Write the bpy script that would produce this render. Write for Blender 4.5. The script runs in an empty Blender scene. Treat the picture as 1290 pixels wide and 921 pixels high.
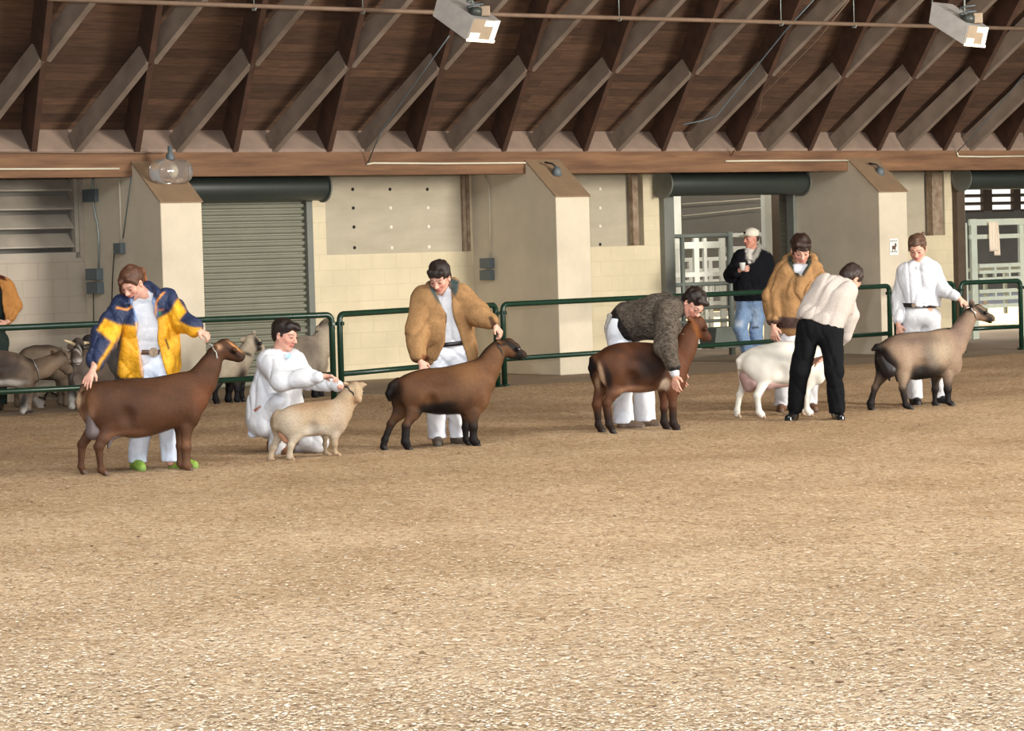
import bpy, bmesh, math, random
import numpy as np
from mathutils import Vector, Matrix
random.seed(7); rng = np.random.RandomState(5)
SC = bpy.context.scene
COL = SC.collection
# ------------------------------------------------------------------ camera
W_PX, H_PX, F_PX, EYE = 1290.0, 921.0, 3700.0, 1.67
PITCH = math.atan(150.5/3700.0); ROLL = math.radians(1.6)
fw = Vector((0, math.cos(PITCH), -math.sin(PITCH)))
r0 = Vector((1, 0, 0)); u0 = Vector((0, math.sin(PITCH), math.cos(PITCH)))
RT = r0*math.cos(ROLL) - u0*math.sin(ROLL)
UP = u0*math.cos(ROLL) + r0*math.sin(ROLL)
cam_d = bpy.data.cameras.new('camera'); cam = bpy.data.objects.new('camera', cam_d); COL.objects.link(cam)
cam_d.sensor_width = 36.0; cam_d.lens = 36.0*F_PX/W_PX; cam_d.clip_start = .5; cam_d.clip_end = 300
cam.matrix_world = Matrix(((RT.x, UP.x, -fw.x, 0), (RT.y, UP.y, -fw.y, 0), (RT.z, UP.z, -fw.z, EYE), (0, 0, 0, 1)))
SC.camera = cam
# ------------------------------------------------------------------ world, lights, exposure
SC.view_settings.view_transform = 'Standard'; SC.view_settings.look = 'None'
SC.view_settings.gamma = 1.0; SC.view_settings.use_curve_mapping = False
SC.view_settings.exposure = -0.04
wd = bpy.data.worlds.new('overcast_sky'); SC.world = wd; wd.use_nodes = True
wd.node_tree.nodes['Background'].inputs[0].default_value = (.93, .96, 1.0, 1)
wd.node_tree.nodes['Background'].inputs[1].default_value = 0.27
def area_light(name, loc, target, sx, sy, energy, color):
    l = bpy.data.lights.new(name, 'AREA'); l.shape = 'RECTANGLE'; l.size = sx; l.size_y = sy; l.energy = energy; l.color = color
    o = bpy.data.objects.new(name, l); COL.objects.link(o); o.location = loc
    o.rotation_euler = (Vector(target)-Vector(loc)).to_track_quat('-Z', 'Y').to_euler(); return o
# the photographer's flash, held a little above and left of the lens
fl = bpy.data.lights.new('camera_flash', 'SPOT'); fl.energy = 8200; fl.color = (.93, .96, 1.0); fl.spot_size = math.radians(34); fl.spot_blend = .5; fl.shadow_soft_size = .05
flo = bpy.data.objects.new('camera_flash', fl); COL.objects.link(flo); flo.location = (-.25, .0, 2.15)
flo.rotation_euler = (Vector((0, 24, .6))-flo.location).to_track_quat('-Z', 'Y').to_euler()
# arena lamps high over the ring, an added near fill and the daylight of the open doorways to the right
area_light('arena_lamps', (3, 17, 9.5), (2, 23, 0), 18, 8, 1700, (1.0, .91, .77))
area_light('near_ground_fill', (0, 8.5, 8.5), (0, 11.5, 0), 14, 4, 2150, (.80, .90, 1.0))  # added cool fill, boosts the flash brightness on the near ground
area_light('open_doorway', (21, 19, 4.5), (7, 37, 1.2), 6, 5, 8000, (1.0, .95, .86))
# ------------------------------------------------------------------ pixel rays -> places in the building
def ray(px, py):
    return RT*(px-W_PX/2) - UP*(py-H_PX/2) + fw*F_PX
def ground(px, py, z=0.0):
    d = ray(px, py); t = (z-EYE)/d.z; return Vector((d.x*t, d.y*t, z))
ALPHA = math.radians(38.5)
WV = Vector((math.cos(ALPHA), math.sin(ALPHA), 0)); NV = Vector((-math.sin(ALPHA), math.cos(ALPHA), 0))
WO = ground(440, 480)                                  # a point on the foot of the back wall
def wallpt(px, py, t=0.0):                             # (s, z) where a ray meets the vertical plane t metres behind the wall face
    d = ray(px, py); o = WO + NV*t; k = (o.dot(NV))/(d.dot(NV)); 
    k = (o.dot(NV) - Vector((0,0,EYE)).dot(NV))/d.dot(NV)
    p = Vector((0, 0, EYE)) + d*k
    return (p-WO).dot(WV), p.z
def sidept(px, py, s):                                 # (t, z) on the plane square to the wall at s
    d = ray(px, py); o = WO + WV*s
    k = (o.dot(WV))/d.dot(WV); p = Vector((0, 0, EYE)) + d*k
    return (p-WO).dot(NV), p.z
WMAT = Matrix(((WV.x, NV.x, 0, WO.x), (WV.y, NV.y, 0, WO.y), (0, 0, 1, 0), (0, 0, 0, 1)))
def wworld(s, t, z): return WMAT @ Vector((s, t, z))
# ------------------------------------------------------------------ object helpers
def props(o, label=None, cat=None, group=None, kind=None):
    if label: o['label'] = label
    if cat: o['category'] = cat
    if group: o['group'] = group
    if kind: o['kind'] = kind
    return o
def empty(name, mw, label, cat, group=None, kind=None):
    o = bpy.data.objects.new(name, None); COL.objects.link(o); o.matrix_world = mw; o.empty_display_size = .1
    return props(o, label, cat, group, kind)
class MB:
    def __init__(self): self.v = []; self.f = []
    def hexa(self, p):
        n = len(self.v); self.v += [tuple(q) for q in p]
        self.f += [tuple(n+i for i in q) for q in ((0,3,2,1),(4,5,6,7),(0,1,5,4),(1,2,6,5),(2,3,7,6),(3,0,4,7))]; return self
    def box(self, x0, x1, y0, y1, z0, z1):
        return self.hexa([(x0,y0,z0),(x1,y0,z0),(x1,y1,z0),(x0,y1,z0),(x0,y0,z1),(x1,y0,z1),(x1,y1,z1),(x0,y1,z1)])
    def prism(self, poly, x0, x1, axis=0):               # poly in the two other axes, extruded on axis
        n = len(self.v); m = len(poly)
        def mk(x, q):
            return (x, q[0], q[1]) if axis == 0 else ((q[0], x, q[1]) if axis == 1 else (q[0], q[1], x))
        self.v += [mk(x0, q) for q in poly] + [mk(x1, q) for q in poly]
        self.f += [tuple(n+i for i in range(m)), tuple(n+m+i for i in reversed(range(m)))]
        self.f += [(n+i, n+m+i, n+m+(i+1) % m, n+(i+1) % m) for i in range(m)]; return self
    def tube(self, pts, r, seg=10, closed=False):
        pts = [Vector(p) for p in pts]; rs = r if isinstance(r, (list, tuple)) else [r]*len(pts); n0 = len(self.v); m = len(pts)
        ref = None
        for i, p in enumerate(pts):
            if closed: d = pts[(i+1) % m]-pts[i-1]
            else: d = pts[min(i+1, m-1)]-pts[max(i-1, 0)]
            d.normalize()
            if ref is None: ref = d.orthogonal().normalized()
            ref = (ref - d*ref.dot(d)).normalized(); b = d.cross(ref)
            for k in range(seg):
                a = 2*math.pi*k/seg; self.v.append(tuple(p + (ref*math.cos(a)+b*math.sin(a))*rs[i]))
        for i in range(m if closed else m-1):
            j = (i+1) % m
            for k in range(seg):
                self.f.append((n0+i*seg+k, n0+i*seg+(k+1) % seg, n0+j*seg+(k+1) % seg, n0+j*seg+k))
        if not closed:
            self.f.append(tuple(n0+k for k in reversed(range(seg)))); self.f.append(tuple(n0+(m-1)*seg+k for k in range(seg)))
        return self
    def lathe(self, prof, c=(0,0,0), seg=20, axis=2):
        n0 = len(self.v); m = len(prof)
        for r, h in prof:
            for k in range(seg):
                a = 2*math.pi*k/seg; x, y = r*math.cos(a), r*math.sin(a)
                q = (x, y, h) if axis == 2 else ((h, x, y) if axis == 0 else (x, h, y))
                self.v.append((c[0]+q[0], c[1]+q[1], c[2]+q[2]))
        for i in range(m-1):
            for k in range(seg):
                self.f.append((n0+i*seg+k, n0+i*seg+(k+1) % seg, n0+(i+1)*seg+(k+1) % seg, n0+(i+1)*seg+k))
        self.f.append(tuple(n0+k for k in reversed(range(seg)))); self.f.append(tuple(n0+(m-1)*seg+k for k in range(seg)))
        return self
    def sphere(self, c, r, seg=14, rings=8, sc=(1,1,1)):
        n0 = len(self.v)
        for i in range(rings+1):
            th = math.pi*i/rings
            for k in range(seg):
                a = 2*math.pi*k/seg
                self.v.append((c[0]+r*sc[0]*math.sin(th)*math.cos(a), c[1]+r*sc[1]*math.sin(th)*math.sin(a), c[2]+r*sc[2]*math.cos(th)))
        for i in range(rings):
            for k in range(seg):
                self.f.append((n0+i*seg+k, n0+(i+1)*seg+k, n0+(i+1)*seg+(k+1) % seg, n0+i*seg+(k+1) % seg))
        return self
    def build(self, name, mat, parent=None, mw=None, smooth=False, bevel=0):
        me = bpy.data.meshes.new(name); me.from_pydata(self.v, [], self.f); me.update()
        bm = bmesh.new(); bm.from_mesh(me); bmesh.ops.remove_doubles(bm, verts=bm.verts, dist=1e-6)
        bmesh.ops.recalc_face_normals(bm, faces=bm.faces); bm.to_mesh(me); bm.free()
        if smooth:
            me.shade_smooth()
            for p in me.polygons: p.use_smooth = len(p.vertices) <= 4
        o = bpy.data.objects.new(name, me); COL.objects.link(o); me.materials.append(mat)
        if parent: o.parent = parent
        elif mw is not None: o.matrix_world = mw
        if bevel:
            b = o.modifiers.new('bevel', 'BEVEL'); b.width = bevel; b.segments = 2; b.limit_method = 'ANGLE'
        return o
# ------------------------------------------------------------------ materials
def lin(c): return tuple(((x/255.0)/12.92 if x/255.0 <= .04045 else ((x/255.0+.055)/1.055)**2.4) for x in c)
def new_mat(name):
    m = bpy.data.materials.new(name); m.use_nodes = True; nt = m.node_tree
    return m, nt, nt.nodes['Principled BSDF']
def N(nt, typ, **kw):
    n = nt.nodes.new(typ)
    for k, v in kw.items():
        if k in n.inputs: n.inputs[k].default_value = v
        else: setattr(n, k, v)
    return n
def mat(name, rgb, rough=.6, metal=0, var=.12, scale=6, bump=.0, bscale=40, rgb2=None, stretch=(1,1,1), spec=.5):
    m, nt, b = new_mat(name); L = nt.links.new
    tc = N(nt, 'ShaderNodeTexCoord'); mp = N(nt, 'ShaderNodeMapping'); mp.inputs['Scale'].default_value = stretch; L(tc.outputs['Object'], mp.inputs[0])
    nz = N(nt, 'ShaderNodeTexNoise', Scale=scale, Detail=6, Roughness=.6); L(mp.outputs[0], nz.inputs['Vector'])
    cr = N(nt, 'ShaderNodeValToRGB'); cr.color_ramp.elements[0].position = .3; cr.color_ramp.elements[1].position = .7
    c = lin(rgb); c2 = lin(rgb2) if rgb2 else tuple(min(1, x*(1+var)) for x in c); c1 = tuple(x*(1-var) for x in c) if not rgb2 else c
    cr.color_ramp.elements[0].color = (*c1, 1); cr.color_ramp.elements[1].color = (*c2, 1)
    L(nz.outputs[0], cr.inputs[0]); L(cr.outputs[0], b.inputs['Base Color'])
    b.inputs['Roughness'].default_value = rough; b.inputs['Metallic'].default_value = metal; b.inputs['Specular IOR Level'].default_value = spec
    if bump:
        n2 = N(nt, 'ShaderNodeTexNoise', Scale=bscale, Detail=4); L(mp.outputs[0], n2.inputs['Vector'])
        bp = N(nt, 'ShaderNodeBump', Strength=bump, Distance=.01); L(n2.outputs[0], bp.inputs['Height']); L(bp.outputs[0], b.inputs['Normal'])
    return m
def attr_mat(name, rough=.8, fine=80, amt=.25, bump=.4, stretch=(1,1,1), sheen=0.0, spec=.3, dist=.004):
    m, nt, b = new_mat(name); L = nt.links.new
    at = N(nt, 'ShaderNodeAttribute', attribute_name='Col'); tc = N(nt, 'ShaderNodeTexCoord'); mp = N(nt, 'ShaderNodeMapping')
    mp.inputs['Scale'].default_value = stretch; L(tc.outputs['Object'], mp.inputs[0])
    nz = N(nt, 'ShaderNodeTexNoise', Scale=fine, Detail=4, Roughness=.65); L(mp.outputs[0], nz.inputs['Vector'])
    mr = N(nt, 'ShaderNodeMapRange'); mr.inputs['From Min'].default_value = .3; mr.inputs['From Max'].default_value = .7
    mr.inputs['To Min'].default_value = 1-amt; mr.inputs['To Max'].default_value = 1+amt; L(nz.outputs[0], mr.inputs['Value'])
    mx = N(nt, 'ShaderNodeVectorMath', operation='SCALE'); L(at.outputs['Color'], mx.inputs[0]); L(mr.outputs[0], mx.inputs['Scale'])
    L(mx.outputs[0], b.inputs['Base Color']); b.inputs['Roughness'].default_value = rough; b.inputs['Specular IOR Level'].default_value = spec
    b.inputs['Sheen Weight'].default_value = sheen
    bp = N(nt, 'ShaderNodeBump', Strength=bump, Distance=dist); L(nz.outputs[0], bp.inputs['Height']); L(bp.outputs[0], b.inputs['Normal'])
    return m
def block_mat(name, rgb, mortar):
    m, nt, b = new_mat(name); L = nt.links.new
    tc = N(nt, 'ShaderNodeTexCoord'); sp = N(nt, 'ShaderNodeSeparateXYZ'); L(tc.outputs['Object'], sp.inputs[0])
    cb = N(nt, 'ShaderNodeCombineXYZ'); L(sp.outputs['X'], cb.inputs['X']); L(sp.outputs['Z'], cb.inputs['Y'])
    br = N(nt, 'ShaderNodeTexBrick', Scale=1.0); br.offset = .5
    br.inputs['Brick Width'].default_value = .4064; br.inputs['Row Height'].default_value = .2032; br.inputs['Mortar Size'].default_value = .006
    br.inputs['Mortar Smooth'].default_value = .6
    c = lin(rgb); br.inputs['Color1'].default_value = (*c, 1); br.inputs['Color2'].default_value = (*[x*.95 for x in c], 1); br.inputs['Mortar'].default_value = (*lin(mortar), 1)
    L(cb.outputs[0], br.inputs['Vector'])
    nz = N(nt, 'ShaderNodeTexNoise', Scale=1.1, Detail=8, Roughness=.65); L(tc.outputs['Object'], nz.inputs['Vector'])
    mr = N(nt, 'ShaderNodeMapRange'); mr.inputs['From Min'].default_value = .3; mr.inputs['From Max'].default_value = .7; mr.inputs['To Min'].default_value = .86; mr.inputs['To Max'].default_value = 1.08
    L(nz.outputs[0], mr.inputs['Value']); mx = N(nt, 'ShaderNodeVectorMath', operation='SCALE'); L(br.outputs['Color'], mx.inputs[0]); L(mr.outputs[0], mx.inputs['Scale'])
    L(mx.outputs[0], b.inputs['Base Color']); b.inputs['Roughness'].default_value = .7
    n2 = N(nt, 'ShaderNodeTexNoise', Scale=45, Detail=3); L(tc.outputs['Object'], n2.inputs['Vector'])
    ad = N(nt, 'ShaderNodeMath', operation='MULTIPLY_ADD'); L(br.outputs['Fac'], ad.inputs[0]); ad.inputs[1].default_value = -1.0; L(n2.outputs[0], ad.inputs[2])
    bp = N(nt, 'ShaderNodeBump', Strength=.3, Distance=.006); L(ad.outputs[0], bp.inputs['Height']); L(bp.outputs[0], b.inputs['Normal'])
    return m
def plank_mat(name, c1, c2, width, length, rough=.75):
    m, nt, b = new_mat(name); L = nt.links.new
    tc = N(nt, 'ShaderNodeTexCoord')
    br = N(nt, 'ShaderNodeTexBrick', Scale=1.0); br.offset = .37; br.inputs['Brick Width'].default_value = length; br.inputs['Row Height'].default_value = width
    br.inputs['Mortar Size'].default_value = .004; br.inputs['Color1'].default_value = (*lin(c1), 1); br.inputs['Color2'].default_value = (*lin(c2), 1); br.inputs['Mortar'].default_value = (*[x*.45 for x in lin(c1)], 1)
    L(tc.outputs['Object'], br.inputs['Vector'])
    mp = N(nt, 'ShaderNodeMapping'); mp.inputs['Scale'].default_value = (1.2, 9, 9); L(tc.outputs['Object'], mp.inputs[0])
    nz = N(nt, 'ShaderNodeTexNoise', Scale=2.5, Detail=8, Roughness=.7); L(mp.outputs[0], nz.inputs['Vector'])
    mr = N(nt, 'ShaderNodeMapRange'); mr.inputs['From Min'].default_value = .3; mr.inputs['From Max'].default_value = .7; mr.inputs['To Min'].default_value = .55; mr.inputs['To Max'].default_value = 1.35
    L(nz.outputs[0], mr.inputs['Value']); mx = N(nt, 'ShaderNodeVectorMath', operation='SCALE'); L(br.outputs['Color'], mx.inputs[0]); L(mr.outputs[0], mx.inputs['Scale'])
    L(mx.outputs[0], b.inputs['Base Color']); b.inputs['Roughness'].default_value = rough
    bp = N(nt, 'ShaderNodeBump', Strength=.4, Distance=.01); L(br.outputs['Fac'], bp.inputs['Height']); bp.invert = True; L(bp.outputs[0], b.inputs['Normal'])
    return m
M = {}
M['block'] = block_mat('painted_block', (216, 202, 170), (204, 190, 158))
M['block_shade'] = block_mat('shade_grey_block', (168, 156, 140), (154, 142, 126))  # greyer copy of the block wall: left bay's dimness put into the colour
M['pillar'] = mat('painted_concrete', (206, 194, 172), .8, var=.10, scale=1.6, bump=.25, bscale=30)
M['cap'] = mat('dusty_concrete', (136, 112, 86), .9, var=.12, scale=5)
M['concrete'] = mat('dusty_slab', (136, 116, 92), .9, var=.16, scale=1.7, bump=.2, bscale=20)
M['beam'] = mat('beam_timber', (82, 54, 36), .8, rgb2=(136, 100, 70), scale=2.2, stretch=(.35, 4, 4), bump=.3, bscale=14)
M['rafter'] = mat('rafter_timber', (58, 38, 28), .85, rgb2=(88, 60, 44), scale=3, bump=.2, bscale=14)
M['brace'] = mat('dusty_timber', (104, 90, 78), .95, rgb2=(132, 116, 102), scale=3, bump=.2, bscale=14)
M['blocking'] = mat('dusty_blocking', (138, 118, 104), .9, var=.15, scale=4)
M['deck'] = plank_mat('roof_planks', (98, 72, 54), (72, 52, 40), .14, 3.1)
M['shutter'] = mat('shutter_steel', (136, 136, 120), .5, metal=.15, var=.1, scale=2.2)
M['drum'] = mat('drum_green', (50, 56, 52), .45, var=.12, scale=3)
M['frame'] = mat('frame_grey', (112, 114, 106), .6, var=.1, scale=4)
M['plywood'] = mat('weathered_plywood', (168, 158, 138), .85, rgb2=(186, 176, 154), scale=1.6, stretch=(1, 1, 3), bump=.2, bscale=12)
M['rust'] = mat('rusty_post', (120, 96, 76), .8, rgb2=(170, 152, 130), scale=9)
M['dark'] = mat('dark_hole', (26, 22, 20), .9)
M['sun'] = mat('pale_plug', (226, 218, 198), .7)
M['louver'] = mat('louver_metal', (162, 152, 138), .7, var=.12, scale=3)
M['fence'] = mat('fence_green', (18, 48, 34), .32, var=.25, scale=9, bump=.1)
M['galv'] = mat('galvanised', (150, 158, 152), .45, metal=.35, var=.1)
M['conduit'] = mat('conduit_cream', (208, 200, 178), .5, var=.08)
M['brownpipe'] = mat('painted_pipe', (118, 96, 78), .7, var=.15)
M['boxgrey'] = mat('box_grey', (92, 102, 106), .5, var=.12)
M['gate'] = mat('gate_pale', (196, 204, 190), .5, var=.08)
M['gategrey'] = mat('gate_grey', (104, 110, 102), .5, var=.1)
M['white'] = mat('white_paint', (226, 226, 214), .55, var=.06)
M['towel'] = mat('towel_cotton', (232, 216, 196), .95, var=.05, bump=.6, bscale=90)
M['paper'] = mat('paper', (225, 226, 222), .8, var=.03)
M['inner'] = mat('stall_wall', (112, 108, 100), .85, var=.12, scale=1.5)
M['brownwall'] = mat('brown_board', (84, 70, 56), .85, var=.15)
M['straw'] = mat('straw_bedding', (206, 176, 120), .95, rgb2=(240, 220, 170), scale=14, bump=.8, bscale=40)
M['black'] = mat('black_rubber', (20, 20, 22), .5)
M['lampmetal'] = mat('lamp_housing', (158, 154, 150), .45, metal=.2, var=.15)
M['lampface'] = mat('lamp_grille', (150, 132, 110), .6, var=.1)
m, nt, b = new_mat('lit_tube'); b.inputs['Emission Color'].default_value = (1, .82, .5, 1); b.inputs['Emission Strength'].default_value = 3.0; M['glow'] = m
m, nt, b = new_mat('jar_glass'); b.inputs['Base Color'].default_value = (.9, .85, .8, 1); b.inputs['Transmission Weight'].default_value = .9; b.inputs['Roughness'].default_value = .06; M['glass'] = m
M['coat'] = attr_mat('goat_coat', .62, 55, .22, .5, (1, 1, 2.2), spec=.16)
M['cloth'] = attr_mat('cloth', .9, 16, .05, .6, spec=.12, dist=.014)
M['knit'] = attr_mat('knit', .95, 60, .75, .9, (.45, 1, 1), spec=.1, dist=.012)
M['knitpale'] = attr_mat('pale_knit', .95, 90, .12, .8, spec=.1, dist=.006)
M['nylon'] = attr_mat('nylon', .5, 17, .16, .9, spec=.3, dist=.022)
M['canvas'] = attr_mat('duck_canvas', .9, 15, .14, .8, spec=.1, dist=.02)
M['skin'] = attr_mat('skin', .5, 40, .05, .1, spec=.4)
M['hair'] = attr_mat('hair', .5, 90, .4, .8, (1, 1, .35), spec=.4, dist=.006)
M['leather'] = attr_mat('leather', .55, 30, .2, .3, spec=.4)
M['denim'] = attr_mat('denim', .9, 14, .22, .7, spec=.1, dist=.015)
# ================================================================== THE BUILDING
# wall plan along s, read off the wall plane
def S(px, py=300, t=0): return wallpt(px, py, t)[0]
def Zw(px, py, t=0): return wallpt(px, py, t)[1]
PW, PD = .56, 1.75
P_S = [S(203.5, 300, -PD), S(701.5, 300, -PD), S(1108.5, 300, -PD)]
P_S.append(P_S[2] + (P_S[2]-P_S[1])); P_S.insert(0, P_S[0]-(P_S[2]-P_S[1]))       # pillar left faces, the first and last out of view
WTOP = 3.35
def hole(s0, s1, z0, z1): return (s0, s1, z0, z1)
dA = (P_S[1]+.35, S(384, 340)); zA = Zw(330, 252, 0)
dB = (S(843, 300), P_S[3]+.05); zB = Zw(900, 243, 0)
dC = (S(1210, 300), S(1210, 300)+ (dB[1]-dB[0])); zC = Zw(1240, 233, 0)
wn = (P_S[1]-2.9, S(100, 280)); wnz = (Zw(60, 326), 2.95)
r1 = (S(411, 300), S(583, 300)); r1z = (Zw(500, 319), 2.95)
r2 = (S(746, 300)-.35, S(811.5, 300)); r2z = (Zw(780, 310), 2.95)
r3 = (S(1143, 260)-.3, S(1190, 260)); r3z = (Zw(1165, 297), 2.95)
holes = [(dA[0], dA[1], 0, zA), (dB[0], dB[1], 0, zB), (dC[0], dC[1], 0, zC), (wn[0], wn[1], *wnz), (r1[0], r1[1], *r1z), (r2[0], r2[1], *r2z), (r3[0], r3[1], *r3z)]
S0, S1 = -20.0, dC[1]+4
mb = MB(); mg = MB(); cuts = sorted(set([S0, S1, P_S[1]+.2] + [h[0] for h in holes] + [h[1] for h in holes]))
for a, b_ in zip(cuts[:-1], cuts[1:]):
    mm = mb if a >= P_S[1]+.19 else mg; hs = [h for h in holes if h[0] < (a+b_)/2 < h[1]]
    z = 0
    for h in sorted(hs, key=lambda h: h[2]):
        if h[2] > z: mm.box(a, b_, 0, .3, z, h[2])
        z = h[3]
    mm.box(a, b_, 0, .3, z, WTOP)
wb = mb.build('wall_back', M['block'], mw=WMAT); props(wb, 'cream painted concrete block wall with door openings behind the fence', kind='structure')
props(mg.build('wall_back.001', M['block_shade'], mw=WMAT), 'block wall left of the first pillar, shade painted into its grey, under the louvres', kind='structure')
# concrete floor, running through the openings
mb = MB(); mb.box(-24, 30, -9, 26, -.2, 0); props(mb.build('floor', M['concrete'], mw=WMAT), 'dusty brown concrete floor between the fence and the block wall', kind='structure')
# the ring: shavings over dirt, its edge just short of the fence
E0, E1, E2 = ground(-60, 530), ground(640, 488), ground(1350, 443)
def edge_y(x):
    a, b_ = (E0, E1) if x < E1.x else (E1, E2)
    return a.y + (b_.y-a.y)*(x-a.x)/(b_.x-a.x)
def gh(x, y):
    return .012*np.sin(1.3*x+.6*y)*np.sin(.9*y-.4*x+1) + .010*np.sin(3.1*x-2.2*y) + .006*np.sin(7.3*x+5.1*y+np.sin(4*y))
nx, ny = 300, 420
xs = np.linspace(-12, 14, nx); us = np.linspace(0, 1, ny)
V = []; 
X, U = np.meshgrid(xs, us, indexing='ij')
EY = np.array([edge_y(x) for x in xs])[:, None] + .06*np.sin(5*xs)[:, None] + .05*np.sin(11.3*xs+1)[:, None]
Y = 6 + (EY-6)*U
Zg = gh(X, Y)*.7 + .016 + .012*rng.rand(nx, ny)
Zg = np.where(U > .995, -.03, Zg)
verts = np.stack([X, Y, Zg], -1).reshape(-1, 3)
idx = np.arange(nx*ny).reshape(nx, ny)
F = np.stack([idx[:-1, :-1], idx[1:, :-1], idx[1:, 1:], idx[:-1, 1:]], -1).reshape(-1, 4)
me = bpy.data.meshes.new('arena_ground'); me.from_pydata(verts.tolist(), [], F.tolist()); me.shade_smooth()
m, nt, b = new_mat('arena_dirt'); L = nt.links.new
tc = N(nt, 'ShaderNodeTexCoord')
n1 = N(nt, 'ShaderNodeTexNoise', Scale=26, Detail=9, Roughness=.78, Distortion=.8); n2 = N(nt, 'ShaderNodeTexNoise', Scale=.55, Detail=6, Roughness=.6); n3 = N(nt, 'ShaderNodeTexVoronoi', Scale=34)
for n in (n1, n2, n3): L(tc.outputs['Object'], n.inputs['Vector'])
c1 = N(nt, 'ShaderNodeValToRGB'); e = c1.color_ramp.elements; e[0].position = .33; e[0].color = (*lin((122, 90, 60)), 1); e[1].position = .66; e[1].color = (*lin((222, 202, 174)), 1)
k = c1.color_ramp.elements.new(.5); k.color = (*lin((196, 168, 134)), 1); L(n1.outputs[0], c1.inputs[0])
c2 = N(nt, 'ShaderNodeValToRGB'); e = c2.color_ramp.elements; e[0].position = .35; e[0].color = (.80, .74, .66, 1); e[1].position = .7; e[1].color = (1.08, 1.06, 1.04, 1); L(n2.outputs[0], c2.inputs[0])
mx = N(nt, 'ShaderNodeMix', data_type='RGBA', blend_type='MULTIPLY'); mx.inputs[0].default_value = 1; L(c1.outputs[0], mx.inputs[6]); L(c2.outputs[0], mx.inputs[7]); L(mx.outputs[2], b.inputs['Base Color'])
b.inputs['Roughness'].default_value = .95; b.inputs['Specular IOR Level'].default_value = .1
bp = N(nt, 'ShaderNodeBump', Strength=.9, Distance=.03); L(n1.outputs[0], bp.inputs['Height']); L(bp.outputs[0], b.inputs['Normal'])
me.materials.append(m); o = bpy.data.objects.new('arena_ground', me); COL.objects.link(o)
props(o, 'tan dirt and sawdust ground of the show ring', 'ground', kind='structure')
# loose shavings and clods lying on it
def shavings(name, n, y0, y1, size, cols, label, seed, dense=None):
    r = np.random.RandomState(seed)
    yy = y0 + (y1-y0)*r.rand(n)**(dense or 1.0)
    half = yy*645/3700*1.12+.2; xx = (r.rand(n)*2-1)*half
    keep = yy < np.array([edge_y(x) for x in xx])-.05; xx = xx[keep]; yy = yy[keep]; n = len(xx)
    zz = gh(xx, yy)*.7+.026; an = r.rand(n)*math.pi; ln = size*(.4+1.3*r.rand(n)**2); wdt = ln*(.25+.5*r.rand(n))
    dx = np.cos(an); dy = np.sin(an); ti = (r.rand(n)-.5)*.2; t2 = (r.rand(n)-.5)*.2
    vs = np.zeros((n, 4, 3))
    for i, (a, c) in enumerate(((-1,-1),(1,-1),(1,1),(-1,1))):
        vs[:, i, 0] = xx + a*ln*dx/2 - c*wdt*dy/2; vs[:, i, 1] = yy + a*ln*dy/2 + c*wdt*dx/2
        vs[:, i, 2] = zz + .5*ln*.12 + a*ti*ln/2 + c*t2*wdt/2
    me = bpy.data.meshes.new(name); me.vertices.add(n*4); me.vertices.foreach_set('co', vs.reshape(-1))
    me.loops.add(n*4); me.loops.foreach_set('vertex_index', np.arange(n*4, dtype=np.int32))
    me.polygons.add(n); me.polygons.foreach_set('loop_start', np.arange(0, n*4, 4, dtype=np.int32)); me.polygons.foreach_set('loop_total', np.full(n, 4, dtype=np.int32))
    me.update(calc_edges=True)
    ca = me.color_attributes.new('Col', 'FLOAT_COLOR', 'POINT'); C = np.array([lin(c) for c in cols]); pick = C[r.randint(0, len(C), n)]*(0.8+.4*r.rand(n, 1))
    cc = np.ones((n, 4, 4)); cc[:, :, :3] = pick[:, None, :]; ca.data.foreach_set('color', cc.reshape(-1))
    me.materials.append(M['chip']); o = bpy.data.objects.new(name, me); COL.objects.link(o); return props(o, label, 'shavings', kind='stuff')
M['chip'] = attr_mat('wood_chip', .9, 30, .1, .1, spec=.1)
shavings('wood_shavings', 300000, 9.6, 37, .012, [(206,190,166),(196,174,146),(182,156,126),(214,200,180),(150,122,94),(112,86,62),(194,170,140)], 'pale wood shavings scattered over the show ring', 3, 1.5)  # packed denser towards the lens: flash brightness put into pale chips
shavings('dark_clods', 1100, 9.6, 36, .024, [(96,72,50),(116,88,60),(84,64,46)], 'small dark droppings and clods scattered over the ring', 9, 1.3)
# ---- pillars
def pillar(s, label):
    r = empty('concrete_pillar', WMAT @ Matrix.Translation((s, -PD/2, 0)), label, 'pillar', 'buttress pillars along the wall')
    z1, z2 = 2.275, 2.88; h = PD/2; t1 = -h; t2 = -h+.74
    MB().prism([(t1, 0), (h, 0), (h, z2), (t2, z2), (t1, z1)], 0, PW).build('pillar_body', M['pillar'], r, bevel=.01)
    d = .012
    MB().prism([(t1-.012, z1), (t2, z2-.005), (t2, z2+d), (t1-.012, z1+d+.005)], -.012, PW+.012).build('sloped_cap', M['cap'], r)
    return r
pl = ['concrete pillar with a brown sloping top beyond the left edge', 'concrete pillar with glass jar lamp, behind the girl in the yellow jacket', 'middle concrete pillar, two grey boxes on its shaded side', 'concrete pillar with a small poster, left of the roll-up doorway with the towel', 'concrete pillar beyond the right edge']
for s, l in zip(P_S, pl):
    if l.endswith('edge'): continue
    pillar(s, l)
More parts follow.
